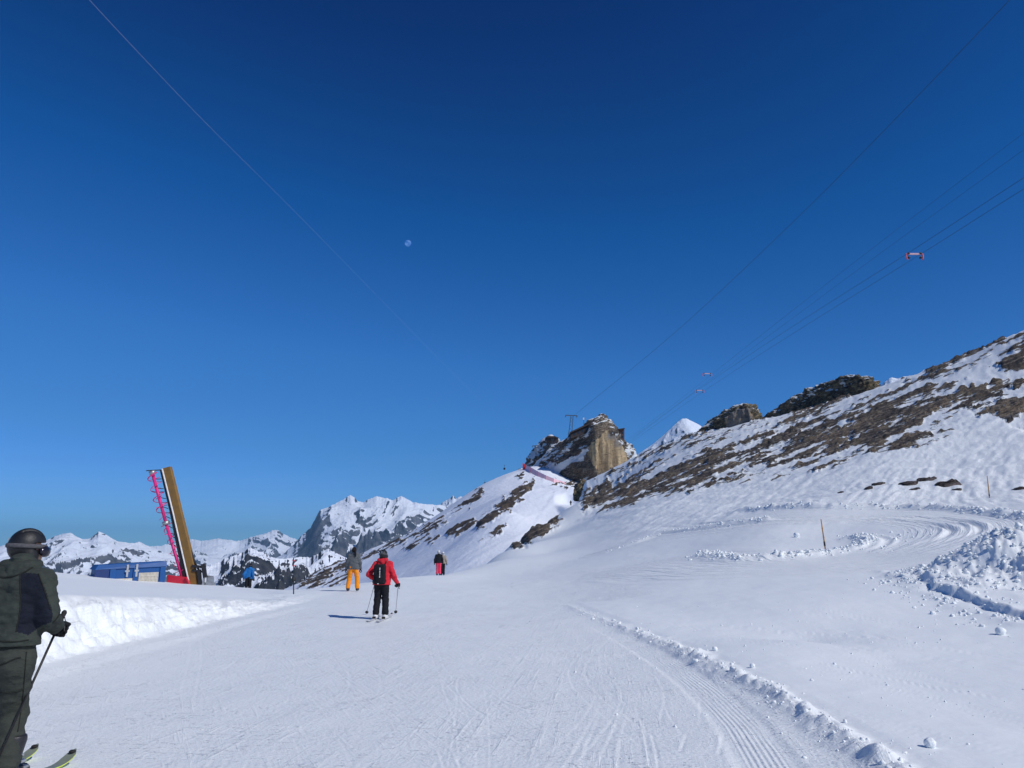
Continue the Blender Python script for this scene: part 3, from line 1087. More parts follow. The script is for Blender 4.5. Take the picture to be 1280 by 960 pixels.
mountain('mountain_massif', [(318, 716), (340, 700), (352, 694), (365, 683), (376, 670), (388, 660), (396, 645), (400, 637), (408, 635), (418, 630), (426, 626), (433, 622), (438, 618), (442, 622), (447, 626), (454, 628), (462, 624),
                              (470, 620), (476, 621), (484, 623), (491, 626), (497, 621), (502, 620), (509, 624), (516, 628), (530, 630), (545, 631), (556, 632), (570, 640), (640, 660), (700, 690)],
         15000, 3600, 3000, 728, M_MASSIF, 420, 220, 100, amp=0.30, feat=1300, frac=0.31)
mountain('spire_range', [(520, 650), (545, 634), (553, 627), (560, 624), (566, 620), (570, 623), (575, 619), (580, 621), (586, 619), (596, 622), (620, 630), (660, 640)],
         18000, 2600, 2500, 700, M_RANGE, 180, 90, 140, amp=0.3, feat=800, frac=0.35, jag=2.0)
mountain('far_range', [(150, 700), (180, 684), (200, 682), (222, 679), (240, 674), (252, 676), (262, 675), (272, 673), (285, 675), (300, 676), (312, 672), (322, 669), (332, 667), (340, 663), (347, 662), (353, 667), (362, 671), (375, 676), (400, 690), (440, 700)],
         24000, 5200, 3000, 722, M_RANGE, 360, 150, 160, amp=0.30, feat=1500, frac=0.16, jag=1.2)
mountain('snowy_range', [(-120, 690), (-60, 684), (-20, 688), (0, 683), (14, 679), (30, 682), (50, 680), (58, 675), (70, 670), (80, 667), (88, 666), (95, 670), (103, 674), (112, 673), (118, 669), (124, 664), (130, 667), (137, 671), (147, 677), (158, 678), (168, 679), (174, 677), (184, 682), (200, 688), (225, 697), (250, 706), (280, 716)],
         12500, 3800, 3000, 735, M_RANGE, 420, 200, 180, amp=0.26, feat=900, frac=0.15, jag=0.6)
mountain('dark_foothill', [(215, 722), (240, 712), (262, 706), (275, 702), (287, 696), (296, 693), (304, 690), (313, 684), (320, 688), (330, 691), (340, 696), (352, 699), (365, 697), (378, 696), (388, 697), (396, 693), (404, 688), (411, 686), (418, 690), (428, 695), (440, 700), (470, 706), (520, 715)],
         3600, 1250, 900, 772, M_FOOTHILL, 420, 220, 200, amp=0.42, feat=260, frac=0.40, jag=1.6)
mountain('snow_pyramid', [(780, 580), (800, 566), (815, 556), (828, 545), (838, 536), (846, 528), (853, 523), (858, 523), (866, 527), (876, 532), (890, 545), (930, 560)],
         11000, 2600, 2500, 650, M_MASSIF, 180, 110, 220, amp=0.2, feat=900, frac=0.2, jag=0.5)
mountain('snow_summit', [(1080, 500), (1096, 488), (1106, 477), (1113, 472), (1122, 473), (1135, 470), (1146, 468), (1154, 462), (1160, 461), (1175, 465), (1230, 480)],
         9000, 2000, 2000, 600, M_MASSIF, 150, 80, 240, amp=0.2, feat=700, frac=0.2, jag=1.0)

me = mesh_np('valley_floor', np.array([(-45000, -30000, -1500), (45000, -30000, -1500), (45000, 45000, -1500), (-45000, 45000, -1500)], float), np.array([[0, 1, 2, 3]]), M_FOOTHILL, attrs=dict(rock=np.zeros(4)))
tag(link('valley_floor', me), kind='structure')

# ------------------------------------------------------------------ the air between here and the far mountains
mh = bpy.data.materials.new('haze')
mh.use_nodes = True
nt = mh.node_tree
nt.nodes.remove(nt.nodes['Principled BSDF'])
pv = nt.nodes.new('ShaderNodeVolumePrincipled')
pv.inputs['Color'].default_value = (0.36, 0.68, 1.0, 1)
pv.inputs['Density'].default_value = 2.0e-5
nt.links.new(pv.outputs[0], nt.nodes['Material Output'].inputs['Volume'])
hz = MB().box((0, 12000, 50), (92000, 90000, 3102)).build('haze', mh)
tag(hz, kind='stuff')

# ------------------------------------------------------------------ rock outcrops on the skyline
def loaf(name, label, top, base, front, thick, mat, face_poly=None, q=0.55, n=150, m=90, amp=2.0, feat=9.0, seed=0, snow=0.5, sink=3.0, stri=0.0, capless=0.0, group=None, cat='rock'):
    """a rock with real depth: its skyline, its foot, how near its front stands at each place"""
    top, base, front = (np.array(a, float) for a in (top, base, front))
    us = np.linspace(top[0, 0], top[-1, 0], n)
    vt, vb, yf = np.interp(us, top[:, 0], top[:, 1]), np.interp(us, base[:, 0], base[:, 1]), np.interp(us, front[:, 0], front[:, 1])
    e = sstep(0, .10, (us - us[0]) / (us[-1] - us[0])) * sstep(0, .06, (us[-1] - us) / (us[-1] - us[0]))
    V = np.zeros((m, n, 3))
    for i in range(n):
        h = thick * (0.25 + 0.75 * e[i]) / 2
        ym = yf[i] + h
        zt, zb, x = P(us[i], vt[i], ym)[2], P(us[i], vb[i], yf[i])[2] - sink, P(us[i], vt[i], ym)[0]
        zt = max(zt, zb + .05)
        phi = np.linspace(0, PI, m)
        c = np.cos(phi)
        V[:, i, 0] = x
        V[:, i, 1] = ym - h * np.sign(c) * np.abs(c) ** q
        V[:, i, 2] = zb + (zt - zb) * np.sin(phi) ** q
    u, v = proj(V[..., 0], V[..., 1], V[..., 2])
    N = grid_normals(V[..., 0], V[..., 1], V[..., 2])
    X, Y, Z = V[..., 0], V[..., 1], V[..., 2]
    la, lc = X * .9 + Z * .4, Z * .9 - X * .4
    d = amp * (np.abs(fbm3(la / feat, Y / feat, lc / feat * 1.8, 5, seed, .58)) - 0.32)
    face = np.zeros(u.shape)
    if face_poly is not None:
        wu, wv = u + 2.2 * noise2(u * .2, v * .2, seed + 3), v + 2.2 * noise2(u * .2, v * .2, seed + 4)
        face = sstep(-1.5, 1.5, poly_sd(wu, wv, face_poly)) * (np.arange(m) < m * .5)[:, None]
        crack = fbm3(X / feat * 2.2, Y / feat * 2.2, Z / feat * .35, 4, seed + 6, .6)
        d = d * (1 - 0.7 * face) + face * stri * (crack - 0.25 * np.abs(crack))
    out = N.copy()
    out[..., 2] *= 0.6
    out[np.arange(m) >= m * .5, :, 1] = np.abs(out[np.arange(m) >= m * .5, :, 1])
    out[np.arange(m) < m * .5, :, 1] = -np.abs(out[np.arange(m) < m * .5, :, 1])
    V = V + out * (d * (0.25 + 0.75 * e[None]))[..., None]
    N2 = grid_normals(V[..., 0], V[..., 1], V[..., 2])
    sn = sstep(0.45, 0.85, N2[..., 2]) * 0.55 + snow - 0.45 + 0.45 * fbm3(la / feat * .7, Y / feat, lc / feat * 2.0, 3, seed + 9)
    sn = np.where(face > .5, 0, np.clip(sn - capless * sstep(.72, .95, (V[..., 2] - V[0, :, 2].min()) / np.ptp(V[..., 2])), 0, 1))
    me = mesh_np(name, V.reshape(-1, 3), grid_faces(m, n), mat, attrs=dict(face=face, snow=sn))
    o = link(name, me)
    tag(o, label, cat, group)
    return o


loaf('rock_peak', 'far blue shaded snowy rock shoulder left of the yellow cliff', [(652, 588), (660, 574), (668, 561), (674, 553), (681, 548), (689, 547), (697, 551), (706, 560), (716, 572), (730, 590)],
     [(652, 590), (730, 592)], [(652, 545), (680, 520), (690, 500), (730, 520)], 60, M_CLIFF, None, .8, 110, 70, 4.0, 14, 300, .92, 8)
loaf('rock_peak', 'steep yellow rock cliff with a snowy dark back carrying the cable car station',
     [(662, 588), (672, 578), (682, 568), (692, 558), (704, 551), (716, 544), (728, 535), (738, 527), (747, 522), (755, 524), (762, 530), (768, 538), (772, 545), (777, 553), (784, 558), (788, 564), (793, 574), (800, 590)],
     [(662, 592), (690, 600), (710, 606), (722, 610), (740, 606), (760, 602), (800, 594)],
     [(662, 430), (700, 412), (725, 402), (738, 396), (760, 402), (785, 414), (800, 424)], 46, M_CLIFF,
     [(757, 537), (767, 543), (774, 552), (780, 560), (786, 577), (772, 585), (748, 589), (738, 578), (732, 566), (740, 553), (750, 546)], .42, 190, 110, 2.9, 14, 310, .86, 6, stri=2.4, capless=.34)
loaf('rock_outcrop', 'small pale brown rock tooth on the skyline left of the long dark outcrop', [(858, 549), (868, 541), (880, 533), (893, 522), (905, 515), (918, 509), (929, 506.5), (937, 509), (942, 515), (946, 524), (950, 536), (956, 545)],
     [(858, 552), (900, 556), (922, 560), (940, 552), (956, 545)], [(858, 203), (900, 192), (925, 188), (956, 196)], 15, M_CRAG,
     [(905, 524), (922, 511), (938, 510), (946, 528), (938, 548), (922, 557), (912, 548)], .5, 120, 70, 1.7, 4.5, 320, .52, 2, stri=1.0)
loaf('rock_outcrop', 'long dark rock outcrop on the skyline with a blunt right end', [(940, 533), (952, 524), (965, 514), (980, 503), (1000, 491), (1020, 482), (1040, 476), (1058, 473), (1073, 474), (1081, 479), (1086, 486), (1096, 492)],
     [(940, 536), (1000, 527), (1050, 511), (1080, 499), (1096, 492)], [(940, 186), (1000, 174), (1060, 160), (1096, 158)], 16, M_CRAG, None, .6, 170, 70, 1.6, 4.0, 330, .50, 2)
loaf('rock_outcrop', 'black rock knob at the lower end of the hillside beside the groomed track', [(717, 612), (721, 604), (725, 600), (731, 600), (737, 604), (741, 612)],
     [(717, 616), (741, 616)], [(717, 230), (741, 228)], 8, M_CRAG, None, .7, 50, 40, 1.2, 3.0, 340, .2, 2)

# ------------------------------------------------------------------ loose snow lumps
t_ = (1 + 5 ** .5) / 2
ICO_V = np.array([(-1, t_, 0), (1, t_, 0), (-1, -t_, 0), (1, -t_, 0), (0, -1, t_), (0, 1, t_), (0, -1, -t_), (0, 1, -t_), (t_, 0, -1), (t_, 0, 1), (-t_, 0, -1), (-t_, 0, 1)]) / math.sqrt(1 + t_ * t_)
ICO_F = np.array([(0, 11, 5), (0, 5, 1), (0, 1, 7), (0, 7, 10), (0, 10, 11), (1, 5, 9), (5, 11, 4), (11, 10, 2), (10, 7, 6), (7, 1, 8), (3, 9, 4), (3, 4, 2), (3, 2, 6), (3, 6, 8), (3, 8, 9), (4, 9, 5), (2, 4, 11), (6, 2, 10), (8, 6, 7), (9, 8, 1)])


def subdiv(V, F):
    V, F2, mid = [tuple(p) for p in V], [], {}

    def m(a, b):
        k = (min(a, b), max(a, b))
        if k not in mid:
            p = np.array(V[a]) + np.array(V[b])
            V.append(tuple(p / np.linalg.norm(p)))
            mid[k] = len(V) - 1
        return mid[k]
    for a, b, c in F:
        ab, bc, ca = m(a, b), m(b, c), m(c, a)
        F2 += [(a, ab, ca), (b, bc, ab), (c, ca, bc), (ab, bc, ca)]
    return np.array(V), np.array(F2)


ICO2_V, ICO2_F = subdiv(ICO_V, ICO_F)


def clods(name, pts, sizes, smooth=True):
    pts, sizes = np.asarray(pts), np.asarray(sizes)
    n = len(pts)
    sc = RNG.uniform(.65, 1.35, (n, 3)) * sizes[:, None]
    sc[:, 2] *= .8
    a = RNG.uniform(0, 2 * PI, n)
    base = ICO2_V[None] * (1 + 0.34 * RNG.normal(size=(n, len(ICO2_V), 1)).clip(-1.3, 1.3) * .6) * sc[:, None]
    ca, sa = np.cos(a)[:, None], np.sin(a)[:, None]
    V = np.stack([base[..., 0] * ca - base[..., 1] * sa, base[..., 0] * sa + base[..., 1] * ca, base[..., 2]], -1) + pts[:, None]
    F = ICO2_F[None] + (np.arange(n) * len(ICO2_V))[:, None, None]
    return link(name, mesh_np(name, V.reshape(-1, 3), F.reshape(-1, 3), M_CLOD, smooth))


def scatter_along(line, n, spread, size, a0=0.0, a1=1.0, bias=0.0, dens=None):
    L = np.concatenate([[0], np.cumsum(np.hypot(*np.diff(line[:, :2], axis=0).T))])
    t = RNG.uniform(a0, a1, n)
    if dens:
        t = a0 + (a1 - a0) * RNG.beta(*dens, n)
    s = t * L[-1]
    x, y = np.interp(s, L, line[:, 0]), np.interp(s, L, line[:, 1])
    dx, dy = np.interp(s, L, np.gradient(line[:, 0])), np.interp(s, L, np.gradient(line[:, 1]))
    k = np.hypot(dx, dy) + 1e-9
    off = RNG.normal(0, spread, n) + bias
    x, y = x - dy / k * off, y + dx / k * off
    sz = size * np.clip(np.exp(RNG.normal(0, .5, n)), .35, 2.2)
    return x, y, sz


def settle(x, y, sz, k=.25):
    return np.stack([x, y, near_ground(x, y) + sz * k], -1)


xs, ys, ss = zip(scatter_along(BERM, 210, .11, .010, .12, 1, 0, (1.3, 1.0)), scatter_along(BERM, 260, .30, .005, .15, 1, -.1), scatter_along(BERM, 26, .13, .020, .35, 1),
                 scatter_along(BERM, 160, 1.0, .007, .3, 1, -.6))
x, y, sz = np.concatenate(xs), np.concatenate(ys), np.concatenate(ss)
tag(clods('snow_lumps', settle(x, y, sz), sz), kind='stuff')
xs, ys, ss = zip(scatter_along(ROW_NEAR, 460, .34, .036, 0, 1), scatter_along(CUT_FAR, 200, .25, .045, .2, 1, .1), scatter_along(RIM_FAR, 140, .35, .04), scatter_along(CUT_NEAR, 260, .55, .022, 0, 1, -.4),
                 scatter_along(CURL, 60, .8, .035))
x, y, sz = np.concatenate(xs), np.concatenate(ys), np.concatenate(ss)
tag(clods('snow_lumps', settle(x, y, sz), sz), kind='stuff')
n = 1500
rr, aa = 3.1 * np.sqrt(RNG.uniform(0, 1, n)), RNG.uniform(0, 2 * PI, n)
x, y = PILE_C[0] + .9 + rr * np.cos(aa), PILE_C[1] + .8 + rr * np.sin(aa) / .8
sz = .025 * np.clip(np.exp(RNG.normal(0, .55, n)), .3, 2.8) * (1.25 - rr / 6)
tag(clods('snow_lumps', settle(x, y, sz, .3), sz), kind='stuff')
n = 420
x, y = RNG.uniform(2.6, 13, n), RNG.uniform(5, 21, n)
sz = .008 * np.clip(np.exp(RNG.normal(0, .5, n)), .4, 2.2)
tag(clods('snow_lumps', settle(x, y, sz), sz), kind='stuff')
for u, v, d, lab in ((1251, 794, .17, 'round snowball lying alone on smooth snow below the snow pile'), (1164, 944, .09, 'snow lump lying right of the end of the lumpy berm'),
                     (894, 817, .08, 'snow lump standing just above the lumpy berm'), (941, 840, .07, 'small snow lump on the smooth side of the berm'),
                     (996, 672, .30, 'snow block beside the tall bamboo marker pole')):
    c = hit(u, v)
    c[2] = gz(c[0], c[1]) + d * .34
    V = ICO2_V
    V, F = subdiv(ICO2_V, ICO2_F)
    V = V * (1 + .16 * fbm3(V[:, 0] * 1.6 + u, V[:, 1] * 1.6, V[:, 2] * 1.6, 3, 90))[:, None] * d * .5 * np.array([1, 1, .92])
    tag(link('snow_lump', mesh_np('snow_lump', V, F, M_CLOD), loc=c), lab, 'snow lump')

# stones standing out of the snow above the bend of the road
STONES = [(1051, 616, 6, 3, 'single black stone left of the other stones in the snow'), (1086, 611, 9, 5, 'flat black stone with a smaller one just above it'),
          (1098, 606, 11, 4, 'thin black stone just above a flat stone'), (1134, 606, 24, 7, 'long tilted dark slab, largest of the stones in the snow'),
          (1158, 601, 20, 5, 'dark slab topping the cluster of stones'), (1143, 612, 9, 4, 'small black stone under the long tilted slab'),
          (1184, 607, 24, 9, 'broad black stone at the right end of the cluster'), (1196, 613, 10, 4, 'little stone tucked under the broad black stone'),
          (1274, 613, 14, 4, 'low dark stone right of the thin far marker pole')]
for i, (u, v, w, h, lab) in enumerate(STONES):
    c = hit(u, v)
    c[2] = gz(c[0], c[1])
    sc = c[1] / F_PX
    V, F = subdiv(ICO2_V, ICO2_F)
    V = np.sign(V) * np.abs(V) ** 0.6
    V = V * (1 + .30 * RNG.normal(size=(1, 3)).clip(-1, 1)) + .10 * np.sign(np.sin(V[:, [1, 2, 0]] * 5 + i))
    V[:, 2] += 0.45 * V[:, 0]
    V *= np.array([w * sc * .55, w * sc * .45, h * sc * .55])
    V += 0.22 * w * sc * .5 * np.stack([fbm3(V[:, 0] * 3 / (w * sc), V[:, 1] * 3 / (w * sc), V[:, 2] * 3 / (w * sc), 3, 400 + i * 3 + k) for k in range(3)], -1)
    me = mesh_np('rock', V, F, M_STONE, False, attrs=dict(face=np.zeros(len(V)), snow=0.42 * sstep(.2, .9, V[:, 2] / V[:, 2].max())))
    tag(link('rock', me, loc=c), lab, 'rock', 'stones in the snow above the bend')

# ------------------------------------------------------------------ people
def grid_sdf(lo, hi, h):
    ax = [np.arange(lo[i], hi[i] + h, h, dtype=np.float32) for i in range(3)]
    return np.stack(np.meshgrid(*ax, indexing='ij'), -1)


def d_cap(p, a, b, ra, rb, fl=None):
    a, b = np.asarray(a, np.float32), np.asarray(b, np.float32)
    ab = b - a
    t = np.clip(((p - a) @ ab) / (ab @ ab + 1e-9), 0, 1)
    return np.linalg.norm(p - a - t[..., None] * ab, axis=-1) - (ra + t * (rb - ra))


def d_ell(p, c, r, rot=None):
    q = p - np.asarray(c, np.float32)
    if rot is not None:
        q = q @ np.asarray(rot, np.float32)
    r = np.asarray(r, np.float32)
    k0 = np.linalg.norm(q / r, axis=-1)
    k1 = np.linalg.norm(q / (r * r), axis=-1) + 1e-6
    return k0 * (k0 - 1) / k1


def smin(a, b, k):
    h = np.clip(.5 + .5 * (b - a) / k, 0, 1)
    return b + (a - b) * h - k * h * (1 - h)


def surf(F, lo, h):
    """surface nets: quads on the zero level of a sampled distance field"""
    S = F < 0
    nx, ny, nz = F.shape
    acc = np.zeros((nx - 1, ny - 1, nz - 1, 3), np.float32)
    cnt = np.zeros((nx - 1, ny - 1, nz - 1), np.float32)
    cor = [(i, j, k) for i in (0, 1) for j in (0, 1) for k in (0, 1)]
    sl = lambda c: (slice(c[0], nx - 1 + c[0]), slice(c[1], ny - 1 + c[1]), slice(c[2], nz - 1 + c[2]))
    for c in cor:
        for ax in range(3):
            if c[ax]:
                continue
            e = list(c)
            e[ax] = 1
            f0, f1 = F[sl(c)], F[sl(e)]
            x = (f0 < 0) != (f1 < 0)
            t = np.where(x, f0 / np.where(x, f0 - f1, 1), 0)
            for i in range(3):
                acc[..., i] += np.where(x, c[i] + (t if i == ax else 0), 0)
            cnt += x
    m = cnt > 0
    idx = np.full(m.shape, -1, np.int64)
    idx[m] = np.arange(m.sum())
    ijk = np.argwhere(m)
    V = (ijk + acc[m] / cnt[m][:, None]) * h + np.asarray(lo)
    Q = []
    for ax in range(3):
        o1, o2 = [a for a in range(3) if a != ax]
        a = [slice(1, -1)] * 3
        b = [slice(1, -1)] * 3
        a[ax], b[ax] = slice(0, -1), slice(1, None)
        s0, s1 = S[tuple(a)], S[tuple(b)]
        for inside in (True, False):
            w = np.argwhere((s0 != s1) & (s0 == inside))
            if not len(w):
                continue
            base = w.copy()
            base[:, o1] += 1
            base[:, o2] += 1
            q = []
            for da, db in ((-1, -1), (0, -1), (0, 0), (-1, 0)):
                c = base.copy()
                c[:, o1] += da
                c[:, o2] += db
                q.append(idx[c[:, 0], c[:, 1], c[:, 2]])
            q = np.stack(q, -1)
            flip = inside if ax != 1 else not inside
            Q.append(q if flip else q[:, ::-1])
    Q = np.vstack(Q)
    return V, Q[(Q >= 0).all(1)]


def sdf_obj(name, fn, lo, hi, h, mat, parent, origin, mat_fn=None):
    lo = np.asarray(lo, float) - 2 * h
    p = grid_sdf(lo, np.asarray(hi, float) + 2 * h, h)
    V, Q = surf(fn(p), lo, h)
    mi = None
    if mat_fn is not None:
        mi = mat_fn(V[Q].mean(1))
    me = mesh_np(name, V - np.asarray(origin), Q, mat, mat_idx=mi)
    return link(name, me, parent)


def unit(v):
    v = np.asarray(v, float)
    return v / (np.linalg.norm(v) + 1e-9)


M_SKIN = paint('skin', (0.50, 0.30, 0.22), .5, 0, .1, 20)
M_BLACKCLOTH = cloth('black_cloth', (0.014, 0.015, 0.02))
M_BOOT_W = paint('white_boot', (0.72, 0.73, 0.75), .4)
M_BOOT_B = paint('black_boot', (0.018, 0.018, 0.022), .35)
M_BUCKLE = paint('buckle_metal', (0.55, 0.56, 0.58), .3, .9)
M_HELMET_B = paint('black_helmet', (0.010, 0.011, 0.014), .42, 0, .05)
M_HELMET_W = paint('white_helmet', (0.75, 0.74, 0.74), .3)
M_STRAP = cloth('grey_strap', (0.10, 0.10, 0.11), None, 60)
M_LENS = paint('dark_lens', (0.02, 0.02, 0.035), .08, .3, .0)
M_SHAFT = paint('pole_shaft', (0.02, 0.02, 0.022), .3, .4)
M_SHAFT_L = paint('pale_pole_shaft', (0.35, 0.35, 0.38), .3, .6)
M_RUBBER = paint('rubber', (0.015, 0.015, 0.016), .7)
M_HAIR = cloth('dark_hair', (0.02, 0.013, 0.01), None, 120)


def hand_fn(p, c, d, g, s=1.0, r=.016, rp=.014):
    """palm, four fingers and a thumb closed round the axis g through c; d points from wrist to hand"""
    d, g = unit(d), unit(g)
    d = unit(d - g * (d @ g))
    n = np.cross(g, d)
    F = d_cap(p, c - d * .055 * s + g * .022 * s + n * .012, c - d * .055 * s - g * .022 * s + n * .012, .024 * s, .022 * s)
    F = smin(F, d_cap(p, c - d * .095 * s, c - d * .055 * s, .027 * s, .028 * s), .02)
    R = rp + r
    for i, (o, a1, k) in enumerate(((.034, 200, .95), (.012, 225, 1.0), (-.010, 215, .98), (-.031, 185, .85))):
        pts = [c - d * .035 * s + n * R + g * o * s] + [c + (d * math.cos(a) + n * math.sin(a)) * R * 1.05 + g * (o + .002 * j) * s for j, a in enumerate(np.radians([95, 60, 15, -30, -30 - (a1 - 180)]))]
        for a, b in zip(pts[:-1], pts[1:]):
            F = smin(F, d_cap(p, a, b, r * k * .72, r * k * .66), .004)
    th = [c - d * .06 * s + g * .03 * s, c - d * .03 * s - n * R * .8 + g * .042 * s, c + d * .008 - n * R * 1.1 + g * .046 * s]
    for a, b in zip(th[:-1], th[1:]):
        F = smin(F, d_cap(p, a, b, r * .85, r * .7), .008)
    return F


def person(label, J, look, fwd, group=None, h=.012, s=1.0, poles=None, noise_seed=0):
    """J: joints in world metres; look: direction of the face; fwd: direction of the chest"""
    J = {k: np.asarray(v, float) for k, v in J.items()}
    root = (J['anL'] + J['anR']) / 2
    root[2] = min(J['anL'][2], J['anR'][2]) - .09
    o = empty('person', root, label, 'person', group)
    fwd, look = unit(fwd), unit(look)
    lft = unit(np.cross((0, 0, 1), fwd))
    cloth_c = look_clothes[noise_seed]
    allp = np.array(list(J.values()))
    lo, hi = allp.min(0) - .26, allp.max(0) + .26
    lo[2] = root[2] - .02

    def body(p):
        F = d_cap(p, J['shL'], J['shR'], .06 * s, .06 * s)
        for a, b, ra, rb in ((J['neck'] * .75 + J['chest'] * .25, J['pelvis'], .10, .105), ((J['shL'] + J['chest']) / 2, J['hipL'], .085, .095), ((J['shR'] + J['chest']) / 2, J['hipR'], .085, .095),
                             (J['neck'], J['head'], .055, .055)):
            F = smin(F, d_cap(p, a, b, ra * s, rb * s), .05)
        hd = J['head']
        F = smin(F, d_ell(p, hd + np.array((0, 0, .015)), (.08 * s, .09 * s, .112 * s)), .03)
        F = smin(F, d_ell(p, hd + look * .045 + np.array((0, 0, -.06)), (.05 * s, .05 * s, .05 * s)), .03)
        F = smin(F, d_ell(p, hd + look * .095 * s + np.array((0, 0, -.018)), (.014, .022, .022)), .015)
        hl = unit(np.cross((0, 0, 1), look))
        for q in (-1, 1):
            F = smin(F, d_ell(p, hd + hl * q * .082 * s + np.array((0, 0, -.005)), (.014, .02, .03)), .01)
            F = np.maximum(F, -d_ell(p, hd + look * .092 * s + hl * q * .032 + np.array((0, 0, .012)), (.014, .014, .010)))
        for sd in 'LR':
            F = smin(F, d_cap(p, J['sh' + sd], J['el' + sd], .052 * s, .042 * s), .03)
            F = smin(F, d_cap(p, J['el' + sd], J['wr' + sd], .042 * s, .030 * s), .02)
            F = smin(F, d_cap(p, J['wr' + sd], J['wr' + sd] + unit(J['wr' + sd] - J['el' + sd]) * .03, .03 * s, .03 * s), .02)
            F = smin(F, d_cap(p, J['hip' + sd], J['kn' + sd], .085 * s, .06 * s), .03)
            F = smin(F, d_cap(p, J['kn' + sd], J['an' + sd], .058 * s, .042 * s), .02)
            F = smin(F, d_cap(p, J['an' + sd] + (0, 0, -.03), J['an' + sd] + fwd * .14 + (0, 0, -.05), .04 * s, .035 * s), .03)
        return F

    def folds(p, k, amp):
        return amp * (fbm3(p[..., 0] * 7 + 3, p[..., 1] * 7, p[..., 2] * 15, 3, 500 + noise_seed * 7 + k, .6))

    def jacket(p):
        F = d_cap(p, J['shL'], J['shR'], .088 * s, .088 * s)
        for a, b, ra, rb in ((J['neck'] * .8 + J['chest'] * .2, J['pelvis'], .125, .145), ((J['shL'] + J['chest']) / 2, J['hipL'] + lft * .015, .118, .135), ((J['shR'] + J['chest']) / 2, J['hipR'] - lft * .015, .118, .135)):
            F = smin(F, d_cap(p, a, b, ra * s, rb * s), .05)
        F = smin(F, d_cap(p, J['chest'] + fwd * .02, J['neck'] + (0, 0, .045), .12 * s, .082 * s), .05)
        for sd in 'LR':
            F = smin(F, d_cap(p, J['sh' + sd], J['el' + sd], .084 * s, .073 * s), .045)
            F = smin(F, d_cap(p, J['el' + sd], J['wr' + sd], .072 * s, .056 * s), .03)
        F = F + folds(p, 0, .015)
        hem = J['pelvis'] - (0, 0, cloth_c.get('hem', .09) * s)
        return np.maximum(F, -((p - hem) @ unit(J['chest'] - J['pelvis'] + (0, 0, .3)).astype(np.float32)))

    def trousers(p):
        F = smin(d_cap(p, J['hipL'] + (0, 0, .05), J['hipR'] + (0, 0, .05), .125 * s, .125 * s), np.minimum(np.minimum(d_cap(p, J['hipL'], (J['shL'] + J['chest']) / 2, .112 * s, .098 * s), d_cap(p, J['hipR'], (J['shR'] + J['chest']) / 2, .112 * s, .098 * s)), d_cap(p, J['pelvis'], J['chest'], .118 * s, .112 * s)), .03)
        for sd in 'LR':
            F = smin(F, d_cap(p, J['hip' + sd], J['kn' + sd], .115 * s, .088 * s), .02)
            F = smin(F, d_cap(p, J['kn' + sd], J['an' + sd] + (0, 0, .02), .088 * s, .086 * s), .03)
        F = F + folds(p, 3, .011)
        cut = min(J['anL'][2], J['anR'][2]) + .0
        return np.maximum(F, np.maximum(p[..., 2] - (J['pelvis'][2] + (.16 if 'hem' in cloth_c else .04)), -(p[..., 2] - cut)))

    sdf_obj('body', body, lo, hi, h, M_SKIN, o, root)
    sdf_obj('jacket', jacket, np.array([lo[0], lo[1], J['pelvis'][2] - .2]), hi, h, cloth_c['jacket'], o, root, cloth_c.get('jacket_fn'))
    tl = np.minimum.reduce([J[k] for k in ('hipL', 'hipR', 'knL', 'knR', 'anL', 'anR')]) - .2
    th = np.maximum.reduce([J[k] for k in ('hipL', 'hipR', 'knL', 'knR', 'anL', 'anR')]) + .2
    sdf_obj('trousers', trousers, tl, th, h, cloth_c['trousers'], o, root)
    # head wear
    hd = J['head']
    up = np.array((0, 0, 1.0))
    hl = unit(np.cross(up, look))
    rot = np.stack([hl, look, up], 1)
    if cloth_c.get('helmet'):
        def helm(p):
            F = d_ell(p, hd + up * .035 - look * .012, (.101 * s, .124 * s, .126 * s), rot)
            q = p - hd.astype(np.float32)
            z, f = q[..., 2], q @ look.astype(np.float32)
            cutl = np.where(f > .02, .035, -.105) + np.clip(f, -.05, .02) * 1.0
            F = np.maximum(F, -(z - cutl))
            for k in (-1, 1):
                F = smin(F, d_ell(p, hd + hl * k * .076 * s - up * .05, (.030, .056, .074), rot), .015)
            vent = np.abs((q @ hl.astype(np.float32))) - .02
            return np.where((z > .11) & (np.abs(np.abs(q @ hl.astype(np.float32)) - .045) < .009) & (np.abs(f) < .07), F + .012, F)
        sdf_obj('helmet', helm, hd - .2, hd + .24, min(h, .009), cloth_c['helmet'], o, root)
        ring = []
        for a in np.linspace(0, 2 * PI, 25)[:-1]:
            ring.append(hd + up * (.03 - .0 * math.cos(a)) + hl * math.cos(a) * .106 * s + look * (math.sin(a) * .128 * s - .012))
        m = MB().tube(ring + [ring[0]], .017, 6, False, .45)
        m.build('goggle_strap', M_STRAP, o, root, True)
        bk = hd + up * .075 - look * .118 * s
        MB().box(bk + up * .0, (.035, .012, .02)).build('strap_clip', M_BUCKLE, o, root)
        lens = []
        for a in np.linspace(math.radians(25), math.radians(155), 13):
            lens.append(hd + up * -.004 + hl * math.cos(a) * .102 * s + look * (math.sin(a) * .120 * s + .004))
        MB().tube(lens, [.022, .034] + [.04] * 9 + [.034, .022], 8, True, .55).build('goggles', M_LENS, o, root, True)
